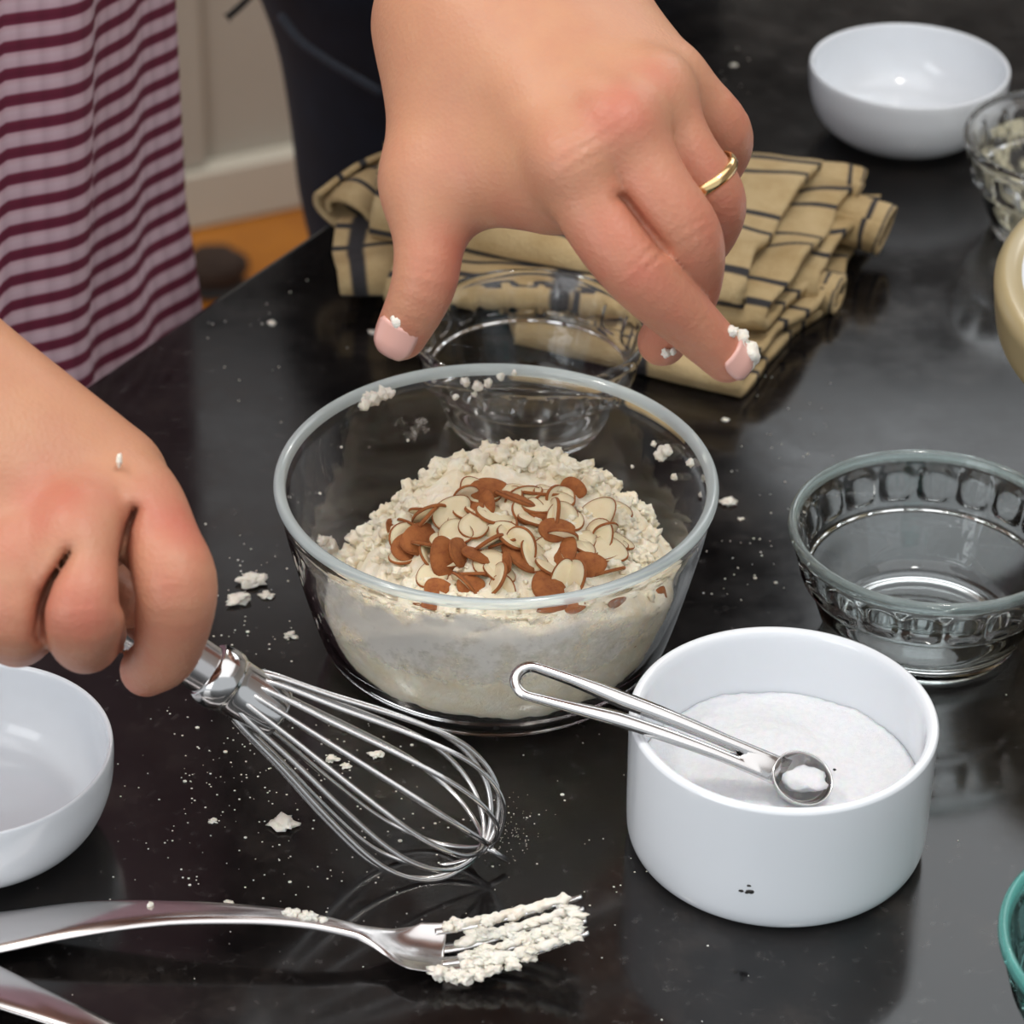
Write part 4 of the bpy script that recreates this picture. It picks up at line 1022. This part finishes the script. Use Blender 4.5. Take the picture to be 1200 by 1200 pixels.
for i in range(70):
    k = rr.choice((1, 2, 2, 3)); t = rr.uniform(0.25, 0.95) ** 0.8; p = tin[k][int(t * (len(tin[k]) - 1))]
    dp.append(lump(p + np.array([rr.uniform(-.001, .001), rr.uniform(-.0030, .003), 0.0016 + rr.uniform(0, .0010)]), rr.uniform(.0009, .0019), i, (1.6, 1.1, 0.6), 0.7))
for k, (x, y, h, s) in enumerate([(338, 1070, .0150, 1.5), (345, 1071, .015, 1.6), (358, 1074, .015, 1.7), (366, 1075, .0145, 1.6), (377, 1078, .014, 1.2), (525, 1085, .012, 1.8), (535, 1083, .012, 2.0), (572, 1080, .013, 1.8), (600, 1075, .015, 1.2), (515, 1140, .006, 2.4), (530, 1143, .005, 2.6), (545, 1145, .005, 2.6), (560, 1140, .006, 2.4), (578, 1136, .007, 2.2), (600, 1130, .008, 2.0), (620, 1122, .010, 1.8), (176, 1060, .0150, .9)]):
    dp.append(lump(P(x, y, h), s / 1000, k + 200, (1.3, 1, .9), 0.5))
o = mk('dough_residue', *merge(dp), M_flour, parent=fk, kind='stuff'); o['label'] = 'pale dough caked on the tines'
k0 = P(40, 1178, 0)
kn = thing('cutlery', (k0[0], k0[1], 0), 'steel cutlery handle crossing the lower left corner below the fork', 'cutlery')
V, F = sweep([P(-150, 1092, .003), P(-120, 1106, .004), P(-60, 1132, .006), P(0, 1158, .008), P(60, 1182, .009), P(120, 1207, .009), P(200, 1242, .007), P(300, 1288, .003), P(420, 1342, .002)], [.006, .0098, .0098, .0085, .0066, .0050, .0038, .0036, .0040], [.0012] * 9, [-.0003] * 9)
fixn(mk('handle', V, F, M_steel, parent=kn))

# ------------------------------------------------------------------ folded towel
tw0 = P(680, 300, 0)
tw = thing('dish_towel', (tw0[0], tw0[1], 0), 'folded tan dish towel with dark stripes behind the hand', 'towel')
def fold(name, FLp, FRp, BRp, BLp, z0, z1, seed, lo=0.0, cx0=0.0, wave=0.0035, mode='front', lift=(0, 0), cs=8.0, lab=None):
    """one folded layer: the sheet runs back on the lower level, turns at the front, comes back on top"""
    FLp, FRp, BRp, BLp = [np.asarray(p[:2]) for p in (FLp, FRp, BRp, BLp)]
    nu, nv = 70, 60; V, F, ln, cr = [], [], [], []
    rad = (z1 - z0) / 2; depth = np.linalg.norm((BLp + BRp) / 2 - (FLp + FRp) / 2)
    for i in range(nv):
        q = i / (nv - 1)
        total = 2 * depth + math.pi * rad; s = q * total
        if s < depth: f, z = 1 - s / depth, z0                       # from the back to the front, below
        elif s < depth + math.pi * rad:
            a = (s - depth) / rad; f = -rad * math.sin(a) / depth; z = z0 + rad - rad * math.cos(a)
        else: f, z = (s - depth - math.pi * rad) / depth, z1
        topness = 1.0 if z > z0 + rad else 0.0
        for j in range(nu):
            u = j / (nu - 1); fr = FLp + (FRp - FLp) * u; bk = BLp + (BRp - BLp) * u; p = fr + (bk - fr) * f
            nn = noise.noise(Vector((p[0] * 22, p[1] * 22, seed))) ; n2_ = noise.noise(Vector((p[0] * 60, p[1] * 45, seed + 9)))
            endw = min(1, max(abs(2 * u - 1) - 0.70, 0) / 0.3)
            zz = z + (wave * nn + wave * 0.35 * n2_) * (0.35 + 0.65 * topness) + endw * 0.003 * topness * math.sin(f * 9 + seed) - 0.35 * rad * topness * endw * (0.5 + 0.5 * math.sin(f * 7 + seed * 2))
            zz += (lift[0] * max(0, 1 - u * 4) + lift[1] * max(0, u * 4 - 3)) * topness
            zz = max(zz, 0.0046 if topness == 0 else z0 + 0.004)
            jag = 0.004 * noise.noise(Vector((s * 40, seed + u, 3.3))) + 0.002 * math.sin(s * 70 + seed)
            dx = (FRp - FLp) / np.linalg.norm(FRp - FLp) * jag * (abs(2 * u - 1) ** 3)
            V.append((p[0] + dx[0], p[1] + dx[1], zz)); ln.append((s - lo + 0.0025 * nn) / 0.040); cr.append((u * np.linalg.norm(FRp - FLp) + cx0) * cs)
    for i in range(nv - 1):
        for j in range(nu - 1): F.append((i * nu + j, i * nu + j + 1, (i + 1) * nu + j + 1, (i + 1) * nu + j))
    o = mk(name, V, F, M_towel, parent=tw, attrs={'lines': ln, 'cross': cr})
    s_ = o.modifiers.new('solid', 'SOLIDIFY'); s_.thickness = 0.0042; s_.offset = 1
    return o
fold('fold', P(600, 394, .004), P(866, 456, .004), P(985, 340, .004), P(600, 270, .004), 0.0050, 0.0090, 1.0, lo=0.0123)
fold('fold', P(398, 345, .006), P(965, 352, .006), P(1025, 262, .01), P(420, 262, .01), 0.0100, 0.0225, 4.0, lo=0.0, cx0=0.046, cs=9.0)
fold('fold', P(455, 318, .03), P(905, 372, .022), P(1000, 232, .03), P(500, 225, .03), 0.0205, 0.0305, 11.0, lo=0.008, wave=0.004, cx0=0.02, cs=5)
fold('fold', P(438, 262, .034), P(868, 352, .030), P(958, 190, .044), P(452, 182, .044), 0.0320, 0.0445, 7.0, lo=0.0285, wave=0.0045, lift=(0.004, -0.002), cx0=0.026, cs=9)
# rolled ends of the cloth
def roll(path, r0, turns, wd, seed, lo=0.0):
    path = crv(path, 6); V, F, ln, cr = [], [], [], []; nt = 44
    tan = np.gradient(path, axis=0); tan /= np.linalg.norm(tan, axis=1)[:, None]
    for i, p in enumerate(path):
        sdv = np.cross(tan[i], [0, 0, 1.0]); sdv /= np.linalg.norm(sdv); upv = np.cross(sdv, tan[i])
        for j in range(nt):
            a = 2 * math.pi * turns * j / (nt - 1) + 2.4; r = r0 * (1 - 0.45 * j / (nt - 1)) * (1 + 0.10 * noise.noise(Vector((i * .3, a, seed))))
            V.append(p + sdv * r * 1.25 * math.cos(a) + upv * r * 0.85 * math.sin(a)); ln.append((i * 0.0042 + lo * 0.1) / 0.050); cr.append(0.2)
    for i in range(len(path) - 1):
        for j in range(nt - 1): F.append((i * nt + j, i * nt + j + 1, (i + 1) * nt + j + 1, (i + 1) * nt + j))
    o = mk('rolled_end', V, F, M_towel, parent=tw, attrs={'lines': ln, 'cross': cr})
    s_ = o.modifiers.new('solid', 'SOLIDIFY'); s_.thickness = 0.0030; s_.offset = -1
roll([P(404, 252, .030), P(425, 232, .033), P(470, 210, .035), P(540, 205, .034)], 0.0125, 1.15, 0.05, 1)
roll([P(1040, 268, .019), P(1010, 258, .021), P(970, 250, .021), P(920, 250, .020)], 0.0120, 1.15, 0.05, 2, 0.2)
roll([P(1008, 218, .030), P(985, 212, .032), P(940, 210, .032), P(890, 215, .030)], 0.0085, 1.1, 0.05, 3, 0.2)
roll([P(985, 345, .008), P(960, 338, .009), P(930, 335, .010), P(880, 335, .010)], 0.0075, 1.1, 0.05, 4, 0.2)

# ------------------------------------------------------------------ crumbs and flour on the worktop
CR = [(295, 679, 4.6, 'flat ragged dough crumb right of the whisking hand, largest of the two'), (279, 701, 3.6, 'dough crumb right of the whisking hand, nearest the viewer'), (312, 698, 2.0, 'small thin dough crumb between the hand and the glass bowl'),
      (341, 744, 2.0, 'small dough crumb against the left of the glass bowl'), (333, 964, 4.0, 'cream almond crumb between whisk and fork'), (853, 588, 2.6, 'dough crumb just right of the glass bowl rim'), (318, 378, 1.6, 'pale crumb on the dark worktop left of the thumb'),
      (868, 608, 1.2, 'tiny crumb below the one right of the glass bowl'), (850, 492, 1.3, 'tiny crumb beneath the pointing index finger'), (437, 389, 1.6, 'pale crumb just left of the thumb tip'), (268, 1058, 1.3, 'tiny crumb just above the fork handle'), (441, 884, 2.2, 'crumb on the worktop seen between the upper whisk wires'),
      (389, 889, 2.0, 'crumb on the worktop seen through the middle of the whisk'), (405, 897, 1.5, 'smaller crumb seen through the middle of the whisk'), (250, 962, 1.3, 'tiny crumb left of the almond crumb'), (860, 76, 1.4, 'tiny crumb on the dark worktop near the far white bowl')]
for i, (x, y, s, lb) in enumerate(CR):
    s /= 1000; c = P(x, y, s * 0.35)
    V, F = lump(c, s, i + 70, (1.15, 0.9, 0.42), 0.55); o = mk('dough_crumb', V, F, M_flour); tag(o, lb, 'crumb', 'crumbs on the worktop')
rr = random.Random(5); fl_ = []
def dust(cx, cy_, sx, sy, n, s0, s1):
    for i in range(n):
        x, y = rr.gauss(cx, sx), rr.gauss(cy_, sy); p = P(x, y, 0)
        if (p[:2] - E0) @ EN < 0.01: continue
        if math.hypot(p[0] - BX, p[1] - BY) < 0.064: continue
        s = rr.uniform(s0, s1) * (2.0 if rr.random() < 0.07 else 1) / 1000
        V = [(p[0] + v[0] * s, p[1] + v[1] * s * 0.8, s * 0.4 + v[2] * s * 0.5) for v in ICO1_V]; fl_.append((V, ICO1_F))
dust(270, 900, 60, 55, 130, .15, .5); dust(290, 720, 40, 60, 60, .2, .6); dust(600, 975, 18, 22, 90, .1, .22); dust(330, 1000, 120, 60, 60, .2, .55)
dust(870, 620, 30, 60, 40, .2, .5); dust(450, 960, 120, 60, 60, .2, .5); dust(700, 1000, 80, 60, 24, .2, .5); dust(320, 420, 60, 60, 24, .2, .55); dust(930, 500, 40, 60, 24, .15, .4)
dust(860, 80, 40, 30, 10, .2, .5); dust(600, 1000, 300, 120, 60, .15, .4); dust(400, 890, 60, 25, 40, .2, .5)
o = mk('flour_dust', *merge(fl_), M_flour, kind='stuff'); tag(o, 'fine white flour specks scattered over the dark worktop', 'flour')
